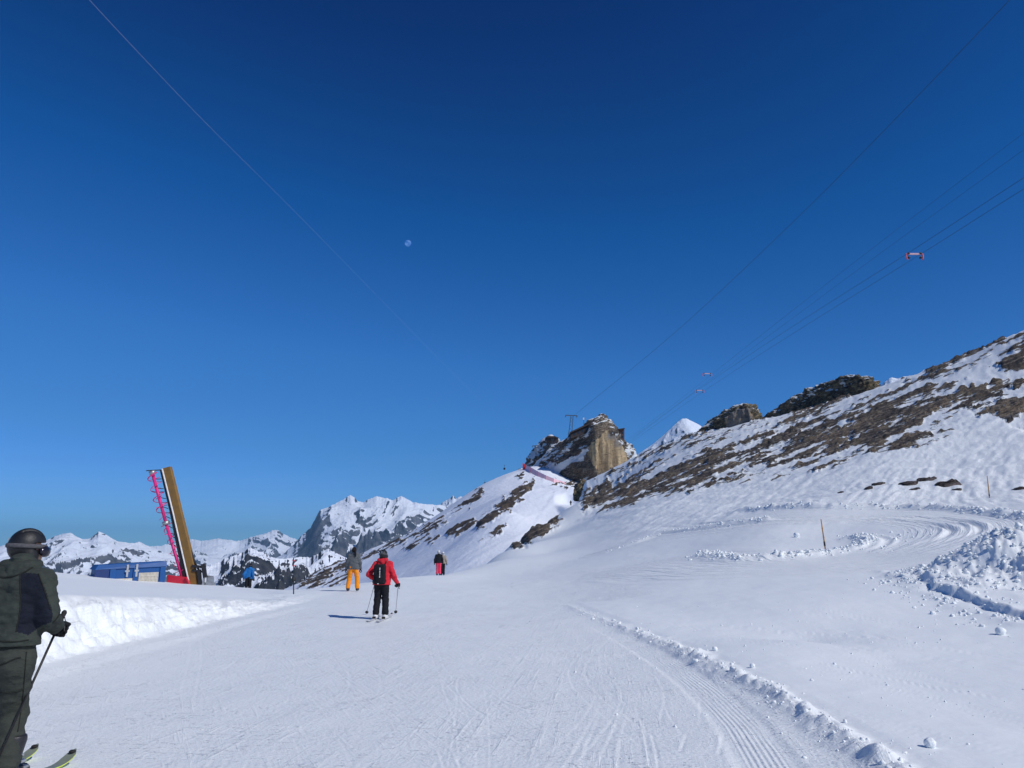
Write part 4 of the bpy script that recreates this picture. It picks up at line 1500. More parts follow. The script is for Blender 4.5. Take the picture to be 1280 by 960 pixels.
    if cloth_c.get('hair'):
        def hairf(p):
            F = d_ell(p, hd + up * .02 - look * .012, (.098 * s, .112 * s, .125 * s), rot)
            return np.maximum(F, np.minimum((p - hd.astype(np.float32)) @ look.astype(np.float32) - .05, -(p[..., 2] - hd[2] - .03)))
        sdf_obj('hair', hairf, hd - .2, hd + .2, h, M_HAIR, o, root)
        MB().tube([hd - look * .09 + hl * -.02, hd - look * .15 - up * .06 - hl * .05, hd - look * .16 - up * .16 - hl * .06, hd - look * .15 - up * .25 - hl * .055], [.03, .038, .034, .014], 8).build('ponytail', M_HAIR, o, root, True)
    if cloth_c.get('hood'):
        def hood(p):
            c = J['neck'] - fwd * .045 + up * .02
            F = d_cap(p, c + lft * .075, c - lft * .075, .062 * s, .062 * s)
            F = smin(F, d_cap(p, c + lft * .09 + up * .02, c + fwd * .08 + lft * .09 + up * .03, .042, .036), .03)
            F = smin(F, d_cap(p, c - lft * .09 + up * .02, c + fwd * .08 - lft * .09 + up * .03, .042, .036), .03)
            F = smin(F, d_cap(p, c - fwd * .03 - up * .05, c - fwd * .045 - up * .10, .06, .035), .05)
            return F + folds(p, 5, .008)
        sdf_obj('hood', hood, J['neck'] - .3, J['neck'] + .3, h, cloth_c['hood'], o, root)
    for sd in 'LR':
        d = unit(J['wr' + sd] - J['el' + sd])
        hc = J.get('ha' + sd, J['wr' + sd] + d * .10)
        g = poles[sd] if poles and sd in poles else np.array((0, .2, 1.0)) if poles else fwd
        dd = unit(hc - J['wr' + sd])

        def glove(p, hc=hc, dd=dd, g=g, sd=sd):
            F = hand_fn(p, hc, dd, g, s * 1.12, .019, .015)
            return smin(F, d_cap(p, J['wr' + sd] - dd * .03, hc - dd * .085, .052, .036), .02)
        sdf_obj('glove', glove, np.minimum(hc, J['wr' + sd]) - .15, np.maximum(hc, J['wr' + sd]) + .15, min(h, .007), cloth_c.get('glove', M_BLACKCLOTH), o, root)
        an = J['an' + sd]

        def boot(p, an=an, sd=sd):
            lean = fwd * .05
            F = d_cap(p, an + (0, 0, -.02), an + lean * 1.2 + (0, 0, .17), .068 * s, .074 * s)
            F = smin(F, d_cap(p, an - fwd * .05 + (0, 0, -.045), an + fwd * .17 + (0, 0, -.055), .052, .047), .03)
            F = np.maximum(F, -(p[..., 2] - (an[2] - .088)))
            return np.maximum(F, p[..., 2] - (an[2] + .20))
        b = sdf_obj('boot', boot, an - (.25, .25, .12), an + (.25, .25, .26), min(h, .01), cloth_c.get('boot', M_BOOT_B), o, root)
        m = MB()
        side = lft * (1 if sd == 'L' else -1)
        for k in range(4):
            zc = an + fwd * (.11 - .03 * k) + np.array((0, 0, -.02 + .045 * k))
            m.bar(zc + side * .062 - fwd * .02, zc + side * .062 + fwd * .03, .012, .016)
            m.bar(zc + side * .055 + fwd * .03, zc - side * .055 + fwd * .035 + up * .004, .008, .014)
        bb = m.build('buckles', M_BUCKLE, b, root)
    return o, root


def ski(label, foot, direction, top_mat, edge_mat, length=1.7, group='skis', front=.57, width=.076):
    d = unit((direction[0], direction[1], 0))
    n = np.array((-d[1], d[0], 0))
    o = empty('ski', foot, label, 'ski', group, 0)
    N, V, F, mi = 44, [], [], []
    for i in range(N):
        t = i / (N - 1)
        s = (t - (1 - front)) * length
        w = width * .5 * (.78 + .5 * (2 * t - 1) ** 2)
        e = min(1, (1 - t) / .06) if t > .94 else min(1, t / .03 + .3)
        w *= math.sqrt(max(0.02, 1 - (1 - e) ** 2))
        z = .012 + (.075 * max(0, (t - .87) / .13) ** 2) + .03 * max(0, (.05 - t) / .05) ** 2
        th = .014 * (.6 + .8 * math.exp(-((t - .42) / .25) ** 2))
        for q, hh in ((-w, 0), (-w, th), (w, th), (w, 0)):
            V.append(d * s + n * q + np.array((0, 0, z + hh)))
    for i in range(N - 1):
        for k in range(4):
            a, b = i * 4 + k, i * 4 + (k + 1) % 4
            F.append((a, b, b + 4, a + 4))
            mi.append(0 if k == 1 else 1)
    F += [(3, 2, 1, 0), (N * 4 - 4, N * 4 - 3, N * 4 - 2, N * 4 - 1)]
    mi += [1, 1]
    F = [f[::-1] for f in F]
    link('ski_blade', mesh_np('ski_blade', np.array(V), np.array(F), [top_mat, edge_mat], False, mi), o)
    for s0, s1, hh in ((.15, .22, .045), (-.21, -.11, .05)):
        MB().hexa([d * a + n * b + np.array((0, 0, c)) for c in (.024, .024 + hh) for a, b in ((s0, -.035), (s1, -.03), (s1, .03), (s0, .035))]).build('binding', M_RUBBER, o)
    tip = MB().ball(d * (front * length - .035) + np.array((0, 0, .083)), (.026, .026, .014), 10)
    tip.build('tip_guard', M_RUBBER, o, None, True)
    return o


def ski_pole(label, top, tip, mat=None, r=.0085, group='ski poles'):
    top, tip = np.asarray(top, float), np.asarray(tip, float)
    d = unit(tip - top)
    o = empty('ski_pole', tip, label, 'ski pole', group)
    MB().tube([top, top + d * .5, tip], [r * 1.05, r, r * .62], 8).build('shaft', mat or M_SHAFT, o, tip, True)
    MB().tube([top - d * .055, top - d * .04, top, top + d * .07, top + d * .09], [.010, .019, .015, .017, .011], 10).build('grip', M_RUBBER, o, tip, True)
    MB().tube([tip - d * .085, tip - d * .075, tip - d * .065], [.01, .042, .012], 12).build('basket', M_RUBBER, o, tip, True)
    m = MB()
    lp = [top - d * .03 + np.array(q) for q in ((0, 0, 0), (.03, -.02, -.05), (.035, -.03, -.12), (.01, -.01, -.1), (0, 0, -.02))]
    m.tube(lp, .006, 5, True, .4).build('strap', M_STRAP, o, tip, True)
    return o


def from_px(Y, **kw):
    """joints from photo pixels; a third number is metres nearer (-) or farther (+)"""
    return {k: P(v[0], v[1], Y + (v[2] if len(v) > 2 else 0)) for k, v in kw.items()}


M_OLIVE = cloth('olive_cloth', (0.044, 0.053, 0.045), (0.034, 0.041, 0.036), 18, .006)
M_OLIVE_T = cloth('olive_trouser_cloth', (0.046, 0.052, 0.044), (0.036, 0.041, 0.036), 18, .006)
M_NAVY = cloth('navy_cloth', (0.010, 0.013, 0.024), None, 18, .006)
M_RED = cloth('red_cloth', (0.66, 0.028, 0.045), (0.55, 0.022, 0.04))
M_ORANGE = cloth('orange_cloth', (0.88, 0.30, 0.02), (0.78, 0.24, 0.015))
M_GREY = cloth('grey_cloth', (0.115, 0.125, 0.135), None)
M_PINK = cloth('pink_red_cloth', (0.80, 0.06, 0.13), (0.7, 0.05, 0.11))
M_BEIGE = cloth('beige_cloth', (0.36, 0.32, 0.27), None)
M_BLUE = cloth('blue_cloth', (0.02, 0.16, 0.45), None)
M_SKI_Y = paint('yellow_ski_edge', (0.62, 0.72, 0.10), .35)
M_SKI_T = paint('grey_ski_top', (0.22, 0.25, 0.20), .3)
M_SKI_W = paint('white_ski_top', (0.65, 0.65, 0.68), .3)

# the big skier at the left edge
YB = 5.75
JB = from_px(YB, pelvis=(6, 818), chest=(18, 738, .02), neck=(28, 714, .05), head=(35, 688, .15), shL=(-20, 727), shR=(52, 727), elL=(-30, 778), elR=(60, 770), wrL=(-25, 795, .3), wrR=(70, 783, .18),
             hipL=(-7, 832), hipR=(19, 832), knL=(-13, 885, .22), knR=(17, 888, .13), anL=(-24, 934, .28), anR=(9, 941, .02))
for k in ('anL', 'anR'):
    JB[k][2] = .135
JB['haR'] = P(76, 788, YB + .25)
pole_top = P(77.5, 772, YB + .25)
pole_tip = P(-14, 938, YB - .15)
pole_tip[2] = .03


def olive_fn(c):
    u, v = proj(c[:, 0], c[:, 1], c[:, 2])
    m = (poly_sd(u, v, [(25, 716), (48, 717), (57, 738), (66, 766), (64, 778), (50, 783), (36, 794), (20, 790), (26, 750)]) > 0) & (c[:, 1] < YB + .25)
    return m.astype(np.int32)


look_clothes = {
    0: dict(jacket=[M_OLIVE, M_NAVY], jacket_fn=olive_fn, trousers=M_OLIVE_T, helmet=M_HELMET_B, hood=M_OLIVE, boot=M_BOOT_B, hem=-.06),
    1: dict(jacket=M_RED, trousers=M_BLACKCLOTH, helmet=M_HELMET_B, hood=M_RED, boot=M_BOOT_W),
    2: dict(jacket=M_GREY, trousers=M_ORANGE, helmet=None, hair=True, boot=M_BOOT_B),
    3: dict(jacket=M_BLACKCLOTH, trousers=M_PINK, helmet=M_HELMET_W, boot=M_BOOT_B),
    4: dict(jacket=M_BEIGE, trousers=M_BLACKCLOTH, helmet=M_HELMET_W, boot=M_BOOT_B),
    5: dict(jacket=M_BLUE, trousers=M_BLACKCLOTH, helmet=M_NAVY, boot=M_BOOT_B),
    6: dict(jacket=M_BLACKCLOTH, trousers=M_BLACKCLOTH, helmet=M_HELMET_B, boot=M_BOOT_B),
}
person('skier in olive jacket with navy side panel and black helmet at the left edge', JB, (.70, .70, -.05), (.12, 1, 0), 'skiers', .0095, 1.02, {'R': unit(pole_top - pole_tip), 'L': unit(pole_top - pole_tip)}, 0)
big = [ob for ob in COL.objects if ob.name == 'person'][0]
dep = bpy.context.evaluated_depsgraph_get()


def seam_crease(part, px, r, mat):
    """a thin dark line lying on the cloth"""
    tgt = [ob for ob in big.children if ob.name.split('.')[0] == part][0]
    org = np.array(big.location)
    pts = []
    for u, v, _ in smooth_line([(a, b, 0) for a, b in px], 26):
        d = unit(P(u, v, 1.0) - np.array([0, 0, EYE]))
        ok, loc, nor, _i = tgt.ray_cast(Vector(np.array([0, 0, EYE]) - org), Vector(d))
        if ok:
            pts.append(np.array(loc) + np.array(nor) * r * .3)
    if len(pts) > 3:
        MB().tube(pts, r, 6, True).build('seam_crease', mat, tgt, None, True)


M_SEAM_CREASE = cloth('seam_crease_line', (0.020, 0.023, 0.020), None, 60)
seam_crease('jacket', [(-12, 722), (0, 722), (14, 721), (27, 717), (38, 711), (46, 706)], .006, M_SEAM_CREASE)
seam_crease('jacket', [(25, 717), (25, 730), (26, 750), (24, 770), (20, 790)], .004, M_SEAM_CREASE)
seam_crease('jacket', [(48, 717), (53, 730), (58, 745), (63, 762)], .004, M_SEAM_CREASE)
seam_crease('jacket', [(-10, 801), (8, 802), (22, 802), (36, 800)], .005, M_SEAM_CREASE)
seam_crease('jacket', [(66, 778), (70, 774), (74, 768)], .005, M_SEAM_CREASE)  # elbow crease, its shade drawn as a dark line
seam_crease('trousers', [(-8, 834), (6, 829), (20, 823), (26, 822)], .005, M_SEAM_CREASE)
seam_crease('trousers', [(-6, 866), (8, 866), (22, 864), (30, 860)], .005, M_SEAM_CREASE)  # knee crease: shade of the fold laid on as a dark line
seam_crease('trousers', [(33, 815), (31, 840), (29, 865), (26, 890), (22, 915)], .004, M_SEAM_CREASE)
d_pole = unit(pole_top - pole_tip)
ski_pole('black ski pole held in the right hand of the skier in olive', pole_top, pole_tip)
tipR, tipL = P(93, 932, 6.42), P(46, 925, 6.58)
for an, tip, lab in ((JB['anR'], tipR, 'ski with a yellow edge under the right boot of the skier in olive'), (JB['anL'], tipL, 'ski under the left boot of the skier in olive')):
    ft = np.array((an[0], an[1], .0))
    v = np.array((tip[0] - an[0], tip[1] - an[1], 0))
    L = np.linalg.norm(v) + .02
    ft[2] = gz(an[0], an[1]) + .004
    ski(lab, ft, v, M_SKI_T, M_SKI_Y, 1.68, 'skis', L / 1.68)


def stander(label, u_feet, v_feet, Y, H, look, fwd, key, lean=0.0, spread=.12, arms=None, h=.016, poles=None, group='skiers', z=None):
    """a person standing on the snow with the feet at a photo pixel"""
    c = P(u_feet, v_feet, Y)
    c[2] = gz(c[0], c[1]) if z is None else z
    f = unit(fwd)
    l = unit(np.cross((0, 0, 1), f))
    k = H / 1.75
    q = lambda a, b, e: c + (l * a + f * b + np.array((0, 0, e))) * k
    J = dict(pelvis=q(0, lean * .3, .96), chest=q(0, lean * .75, 1.27), neck=q(0, lean * .95, 1.47), head=q(0, lean * 1.1, 1.62), shL=q(.175, lean * .9, 1.40), shR=q(-.175, lean * .9, 1.40),
             hipL=q(.09, lean * .2, .90), hipR=q(-.09, lean * .2, .90), knL=q(spread * .85, .06, .50), knR=q(-spread * .85, .06, .50), anL=q(spread, 0, .12), anR=q(-spread, 0, .12))
    a = arms or dict(elL=(.27, -.04, 1.13), wrL=(.29, .05, .90), elR=(-.27, -.04, 1.13), wrR=(-.29, .05, .90))
    for n_, e in a.items():
        J[n_] = q(*e)
    return person(label, J, look, fwd, group, h, k, poles, key), c, J


# red jacket with backpack
(ro, rroot), rc, RJ = stander('skier in red jacket and black trousers carrying a black backpack', 475.5, 768, 19.2, 1.60, (.25, 1, -.15), (.1, 1, 0), 1, .10, .125,
                              dict(elL=(.31, -.10, 1.15), wrL=(.25, .14, 1.02), elR=(-.31, .02, 1.12), wrR=(-.37, .16, .94)), .012, {'L': np.array((0, -.25, 1.0)), 'R': np.array((0, -.1, 1.0))})
for sd, (u, v), lab in (('L', (458, 768), 'thin grey ski pole in the left hand of the skier in red'), ('R', (494.5, 767.5), 'thin grey ski pole in the right hand of the skier in red')):
    hp = RJ['wr' + sd] + unit(RJ['wr' + sd] - RJ['el' + sd]) * .10
    tp = hit(u, v)
    tp[2] = gz(tp[0], tp[1]) + .02
    tp = hp + unit(tp - hp) * np.linalg.norm(tp - hp)
    ski_pole(lab, hp + unit(hp - tp) * .05, tp, M_SHAFT_L)
for sd, lab in (('L', 'ski under the left boot of the skier in red'), ('R', 'ski under the right boot of the skier in red')):
    a = RJ['an' + sd]
    ski(lab, (a[0], a[1], gz(a[0], a[1]) + .004), (.05, 1, 0), M_SKI_W, M_SKI_W, 1.65, 'skis', .5)
f, l, up = np.array((.1, .995, 0)), np.array((-.995, .1, 0)), np.array((0, 0, 1.0))
bc = RJ['chest'] * .62 + RJ['pelvis'] * .38 - f * .235
bp = empty('backpack', bc, 'black backpack on the back of the skier in red', 'backpack')


def packf(p):
    q = p - bc.astype(np.float32)
    F = np.maximum(np.maximum(np.abs(q @ l) - .135, np.abs(q[..., 2]) - .235), np.abs(q @ f) - .07)
    e = np.stack([np.maximum(np.abs(q @ l) - .085, 0), np.maximum(np.abs(q @ f) - .03, 0), np.maximum(np.abs(q[..., 2]) - .18, 0)], -1)
    F = np.linalg.norm(e, axis=-1) - .055
    F = smin(F, d_ell(p, bc - f * .06 - up * .08, (.09, .06, .10)), .03)
    return F + .006 * fbm3(p[..., 0] * 8, p[..., 1] * 8, p[..., 2] * 14, 2, 77)


sdf_obj('pouch', packf, bc - .32, bc + .32, .011, M_BLACKCLOTH, bp, bc)
m = MB()
for k in (-1, 1):
    sp = [bc + l * k * .09 + f * .05 + up * .18, RJ['neck'] + l * k * .11 + up * .035 + f * .0, RJ['chest'] + l * k * .115 + f * .15 + up * .02, RJ['pelvis'] + l * k * .16 + f * .12 + up * .16, bc + l * k * .12 + f * .05 - up * .17]
    m.tube(smooth_line(sp, 24), .024, 6, True, .4)
m.build('shoulder_strap', M_BLACKCLOTH, bp, bc, True)
M_PRINT = paint('pale_print', (0.6, 0.6, 0.62))
for k, (zz, hh) in enumerate(((.13, .05), (.07, .035), (.03, .03), (-.01, .03), (-.055, .04))):
    MB().box(bc - f * .118 - l * .03 + up * zz, (.022, .006, hh)).build('pale_print', M_PRINT, bp, bc)
MB().box(bc - f * .135 - up * .215, (.03, .006, .022)).build('pale_print', M_PRINT, bp, bc)

# grey jacket, orange trousers
(oo, oroot), oc, OJ = stander('person in grey jacket and orange trousers with a dark ponytail', 440.5, 741.5, 31.5, 1.70, (-.2, 1, 0), (-.05, 1, 0), 2, .0, .19, dict(elL=(.26, -.02, 1.12), wrL=(.29, .06, .88), elR=(-.26, -.02, 1.12), wrR=(-.27, .09, .88)), .016)
# the pair farther on
p3 = stander('person in black jacket and pink-red trousers with a white helmet', 548, 718.5, 56, 1.72, (.1, 1, 0), (0, 1, 0), 3, .05, .10, None, .022)
p4 = stander('person in beige jacket and black trousers half behind a friend in pink-red trousers', 553.2, 717.6, 56.8, 1.64, (-.2, 1, 0), (0, 1, 0), 4, .05, .09, None, .022)
# going down beyond the edge of the plateau
bz = P(309, 742.5, 44)[2]
p5 = stander('person in blue jacket and black trousers half hidden beyond the snow edge', 309, 742.5, 44, 1.62, (.2, 1, 0), (0, 1, 0), 5, .25, .12, None, .022, None, 'skiers', bz)
# tiny figure on the far groomed shelf
c6 = ridge_hit(713.5, 632)
p6 = stander('tiny dark skier on the bright groomed shelf under the cliff', 713.5, 632, c6[1], 1.75, (0, 1, 0), (0, 1, 0), 6, .1, .12, None, .035, None, 'skiers', float(c6[2]))

# ------------------------------------------------------------------ blue container on the plateau
M_CBLUE = paint('blue_paint', (0.003, 0.075, 0.27), .45, 0, .25, 2)
M_CBLUE_SHADE = paint('shaded_blue_paint', (0.010, 0.035, 0.15), .5)  # container blue darkened, shadow of the left end put into the colour
M_CREAM = paint('cream_grille', (0.62, 0.58, 0.50), .6)
M_STEEL = paint('galvanised_steel', (0.50, 0.51, 0.52), .35, .8)
M_DARK = paint('dark_steel', (0.03, 0.03, 0.034), .5, .3)
M_BROWN = paint('brown_panel', (0.23, 0.125, 0.03), .55, 0, .35, 3)
M_MAGENTA = paint('pink_paint', (0.75, 0.03, 0.22), .4, 0, .2)
M_REDP = paint('red_paint', (0.62, 0.02, 0.05), .4)
M_WHITEP = paint('white_paint', (0.75, 0.75, 0.75), .5)
YC = 40.0
a0, a1 = P(118, 722, YC - 1.3), P(208, 722, YC + .6)
dirx = unit((a1 - a0) * (1, 1, 0))
dn = np.array((dirx[1], -dirx[0], 0.0))                      # towards the viewer
if dn[1] > 0:
    dn = -dn
Lc = float(np.linalg.norm((a1 - a0)[:2]))
ztL, ztR = P(119, 706.5, YC - 1.3)[2], P(208, 701.5, YC + .6)[2]
zb = min(gz(a0[0], a0[1]), gz(a1[0], a1[1])) - .25
ct = empty('container', (a0 + a1) / 2 * (1, 1, 0) + np.array((0, 0, zb)), 'blue metal container half sunk behind the snow plateau', 'container')
co = np.array(ct.location)


def cpt(s, d, z):
    """along, away from the front, height fraction of the container"""
    p = a0 + dirx * s * Lc - dn * d
    zt = ztL + (ztR - ztL) * s
    return np.array((p[0], p[1], zb + (zt - zb) * z))


def cbox(s0, s1, d0, d1, z0, z1):
    return [cpt(s0, d0, z0), cpt(s1, d0, z0), cpt(s1, d1, z0), cpt(s0, d1, z0), cpt(s0, d0, z1), cpt(s1, d0, z1), cpt(s1, d1, z1), cpt(s0, d1, z1)]


MB().hexa(cbox(.02, .985, .05, 1.75, 0, .86)).build('body', M_CBLUE, ct, co, False, .02)
MB().hexa([cpt(-.01, -.02, .80), cpt(1.0, -.02, .80), cpt(1.0, 1.8, .80), cpt(-.01, 1.8, .80), cpt(.035, .14, 1), cpt(.985, .10, 1), cpt(.985, 1.6, 1), cpt(.035, 1.6, 1)]).build('lid', M_CBLUE, ct, co, False, .02)
MB().hexa(cbox(.0, .19, .0, .08, .3, .79)).build('shaded_end', M_CBLUE_SHADE, ct, co, False, .01)  # left end in shadow, painted in as a darker slab
for s in (.235, .935):
    MB().hexa(cbox(s - .035, s + .045, -.03, .07, 0, .79)).build('corner_post', M_CBLUE, ct, co, False, .01)
MB().hexa(cbox(.52, .60, -.02, .06, 0, .79)).build('corner_post', M_CBLUE, ct, co, False, .01)
fr = MB().hexa(cbox(.60, .88, .02, .06, .10, .60)).build('grille', M_CREAM, ct, co)
for i in range(14):
    s = .608 + i * .0203
    MB().hexa(cbox(s, s + .008, -.012, .0195, .10, .60)).build('bar', M_CREAM, fr, co)
for z in (.2, .33, .46):
    MB().hexa(cbox(.602, .878, -.008, .0193, z, z + .03)).build('bar', M_CREAM, fr, co)
MB().hexa(cbox(.24, .52, .02, .06, .0, .40)).build('side_panel', M_CREAM, ct, co)
for s in (.435, .565):
    MB().hexa(cbox(s - .014, s + .014, -.055, -.032, .46, .95)).build('latch', M_STEEL, ct, co)
    MB().hexa(cbox(s - .03, s + .03, -.06, -.056, .66, .73)).build('latch', M_STEEL, ct, co)

# ------------------------------------------------------------------ raised arm of the snow shaping machine
YM = 41.5
mc = empty('snow_machine', P(230, 742, YM), 'tall leaning snow shaping arm with a pink auger and brown shield', 'machine')
mo = np.array(mc.location)
away = np.array((.22, .55, .02))


def slab(px, Y, ext, name, mat, parent=mc):
    a = [P(u, v, Y) for u, v in px]
    b = [p + ext for p in a]
    n = len(a)
    m = MB()
    m.add(a + b, [tuple(range(n))[::-1], tuple(range(n, 2 * n))] + [(i, (i + 1) % n, (i + 1) % n + n, i + n) for i in range(n)])
    return m.build(name, mat, parent, mo, False, .012)


slab([(202.5, 585.5), (212, 583), (219, 611), (225, 637), (238, 690), (246.5, 729), (246, 744), (240, 744), (236.5, 729), (226, 684), (216, 640)], YM, away * .3, 'shield', M_BROWN)
slab([(201.6, 586.2), (202.8, 585.6), (216.3, 640), (226.3, 684), (236.7, 729), (239, 744), (237.8, 744), (235.4, 729), (225, 684), (215, 640)], YM - .04, away * .36, 'shield_edge', M_WHITEP)
slab([(199.6, 588), (201.8, 587), (215.2, 640), (225.2, 684), (235.8, 730), (238, 744), (231, 744), (229.5, 729), (220.5, 684), (211.8, 640)], YM + .02, away * .5, 'back_frame', M_DARK)
A, Mi, B = P(190.5, 591, YM + .1), P(207.5, 654, YM + .1), P(229, 726, YM + .1)
MB().tube([A, Mi], .085, 12).build('auger_shaft', M_MAGENTA, mc, mo, True)
MB().tube([Mi, B], .08, 12).build('auger_shaft', M_MAGENTA, mc, mo, True)


def helix(a, b, r, turns, n, tr, name, mat, ph=0.0, flat=.35):
    d = unit(b - a)
    e1 = unit(np.cross(d, (0, 1, 0)))
    e2 = np.cross(d, e1)
    pts = [a + (b - a) * i / n + r * (math.cos(ph + 2 * PI * turns * i / n) * e1 + math.sin(ph + 2 * PI * turns * i / n) * e2) for i in range(n + 1)]
    return MB().tube(pts, tr, 6, True, flat).build(name, mat, mc, mo, True)


helix(A + (Mi - A) * .03, A + (Mi - A) * .92, .30, 4.3, 110, .032, 'auger_flight', M_MAGENTA, .4)
helix(Mi + (B - Mi) * .08, Mi + (B - Mi) * .95, .20, 4.5, 100, .024, 'auger_flight', M_MAGENTA, 1.2)
dA = unit(Mi - A)
for i in range(11):
    t = .06 + i * .085
    c = A + (Mi - A) * t if False else A + (B - A) * t
    c = (A + (Mi - A) * (t / .47)) if t < .47 else (Mi + (B - Mi) * ((t - .47) / .53))
    ang = i * 1.9
    e1 = unit(np.cross(dA, (0, 1, 0)))
    e2 = np.cross(dA, e1)
    v = math.cos(ang) * e1 + math.sin(ang) * e2
    MB().bar(c - v * .30, c + v * .30, .03).build('auger_tine', M_MAGENTA, mc, mo)
    fpt = P(*[(199.8 + (233 - 199.8) * t), (590 + (735 - 590) * t)], YM + .2)
    MB().bar(c, fpt, .035).build('rung', M_DARK, mc, mo)
for c, r in ((A, .17), (Mi, .19), (B, .16)):
    MB().tube([c - dA * .1, c - dA * .09, c + dA * .09, c + dA * .1], [r * .6, r, r, r * .6], 14).build('bearing', M_STEEL, mc, mo, True)
MB().bar(A - dA * .12 - np.array((.3, 0, 0)), A - dA * .12 + np.array((.62, .1, .06)), .05).build('top_bracket', M_DARK, mc, mo)
MB().hexa([P(208, 735, YM - .3), P(238, 738, YM - .3), P(238, 738, YM + .6), P(208, 735, YM + .6), P(209, 718.5, YM - .3), P(234, 721.5, YM - .3), P(234, 721.5, YM + .6), P(209, 718.5, YM + .6)]).build('base_frame', M_REDP, mc, mo, False, .03)
MB().tube([P(232, 722, YM - .35), P(236, 728, YM - .35), P(236.5, 738, YM - .35)], .07, 8).build('hose', M_REDP, mc, mo, True)
MB().tube([P(225, 643, YM + .1), P(241, 697, YM + .1), P(248, 712, YM + .1)], .045, 8).build('hydraulic_ram', M_DARK, mc, mo, True)
MB().tube([P(232, 662, YM + .15), P(244, 703, YM + .15), P(249.5, 713, YM + .15)], .035, 8).build('hydraulic_ram', M_DARK, mc, mo, True)
MB().bar(P(240, 707.5, YM), P(257, 709, YM), .13).bar(P(240, 713, YM), P(256, 715, YM), .10).bar(P(254, 705, YM), P(256.5, 722, YM), .17, .2).bar(P(249, 712, YM), P(251, 745, YM), .16).build('mounting_bracket', M_DARK, mc, mo)
MB().bar(P(255, 722, YM), P(252, 746, YM), .10).bar(P(258, 731, YM + .3), P(268, 733, YM + .3), .35).build('support_leg', M_STEEL, mc, mo)
slab([(243.5, 716), (249, 715), (251, 728), (250.5, 744), (248, 744), (245, 730)], YM + .25, away * .1, 'white_sheet', M_WHITEP)
MB().hexa([P(258, 744, YM + .2), P(268, 746, YM + .2), P(268, 746, YM + .9), P(258, 744, YM + .9), P(258, 719, YM + .2), P(267.5, 720, YM + .2), P(267.5, 720, YM + .9), P(258, 719, YM + .9)]).build('control_box', M_STEEL, mc, mo, False, .02)

# ------------------------------------------------------------------ marker poles
M_BAMBOO = paint('bamboo', (0.50, 0.27, 0.10), .6, 0, .3, 12)


def marker(label, foot_px, top_px, r, mat, bands, rmin=3.0, depth=None):
    b = hit(*foot_px, rmin)
    b[2] = gz(b[0], b[1])
    t = P(top_px[0], top_px[1], b[1])
    o = empty('marker_pole', b, label, 'pole', 'piste marker poles')
    d = unit(t - b)
    L = np.linalg.norm(t - b)
    MB().tube([b - d * .15, b + d * L * .5, t], [r * 1.1, r, r * .8], 8).build('stake', mat, o, b, True)
    for k, (c0, c1, rr, bm) in enumerate(bands):
        MB().tube([b + d * L * c0, b + d * L * c1], r * rr, 8).build('band', bm, o, b, True)
    return o


marker('tan bamboo marker pole leaning left inside the bend of the road', (1032, 689), (1026.3, 649), .030, M_BAMBOO, [(.16, .30, 1.35, M_DARK), (.42, .46, 1.2, M_BAMBOO), (.70, .73, 1.2, M_BAMBOO)])
marker('thin dark marker pole on the end of the snow bank', (367, 743), (367, 697), .020, M_DARK, [(.34, .45, 3.6, M_DARK), (.76, .79, 2.2, M_REDP), (.90, .93, 2.2, M_REDP)])
marker('thin far marker pole right of the stones on the slope', (1237, 623), (1234, 595), .030, M_BAMBOO, [(.08, .16, 1.3, M_DARK)])
marker('short grey marker stick at the brow left of the far couple', (541, 719), (541, 714.5), .06, M_DARK, [(.7, .9, 1.2, M_DARK)])

# ------------------------------------------------------------------ cable car station, pylons, fence on the far rock
M_WOOD_D = paint('dark_timber', (0.045, 0.032, 0.028), .7, 0, .2, .3)
M_WOOD_B = paint('brown_timber', (0.11, 0.055, 0.045), .7, 0, .2, .3)
M_GLASS = paint('window_glass', (0.03, 0.04, 0.06), .1, .2)
M_PYLON = paint('pylon_steel', (0.10, 0.11, 0.13), .5, .5)


def house(label, name, px, Y, depth, wall, roof_px, roof, wins):
    """px: front corners bl, br, tr, tl"""
    a = [P(u, v, Y) for u, v in px]
    o = empty(name, (a[0] + a[1]) / 2, label, 'building')
    q = np.array(o.location)
    e = np.array((0, depth, 0))
    MB().hexa([a[0], a[1], a[1] + e, a[0] + e, a[3], a[2], a[2] + e, a[3] + e]).build('wall', wall, o, q)
    r = [P(u, v, Y - 1.2) for u, v in roof_px]
    e2 = np.array((0, depth + 2.4, 0))
    MB().hexa([r[0], r[1], r[1] + e2, r[0] + e2, r[3], r[2], r[2] + e2, r[3] + e2]).build('roof', roof, o, q)
    for (u0, v0, u1, v1) in wins:
        w = [P(u0, v1, Y - .12), P(u1, v1, Y - .12), P(u1, v0, Y - .12), P(u0, v0, Y - .12)]
        e3 = np.array((0, .2, 0))
        MB().hexa([w[0], w[1], w[1] + e3, w[0] + e3, w[3], w[2], w[2] + e3, w[3] + e3]).build('window', M_GLASS, o, q)
    return o


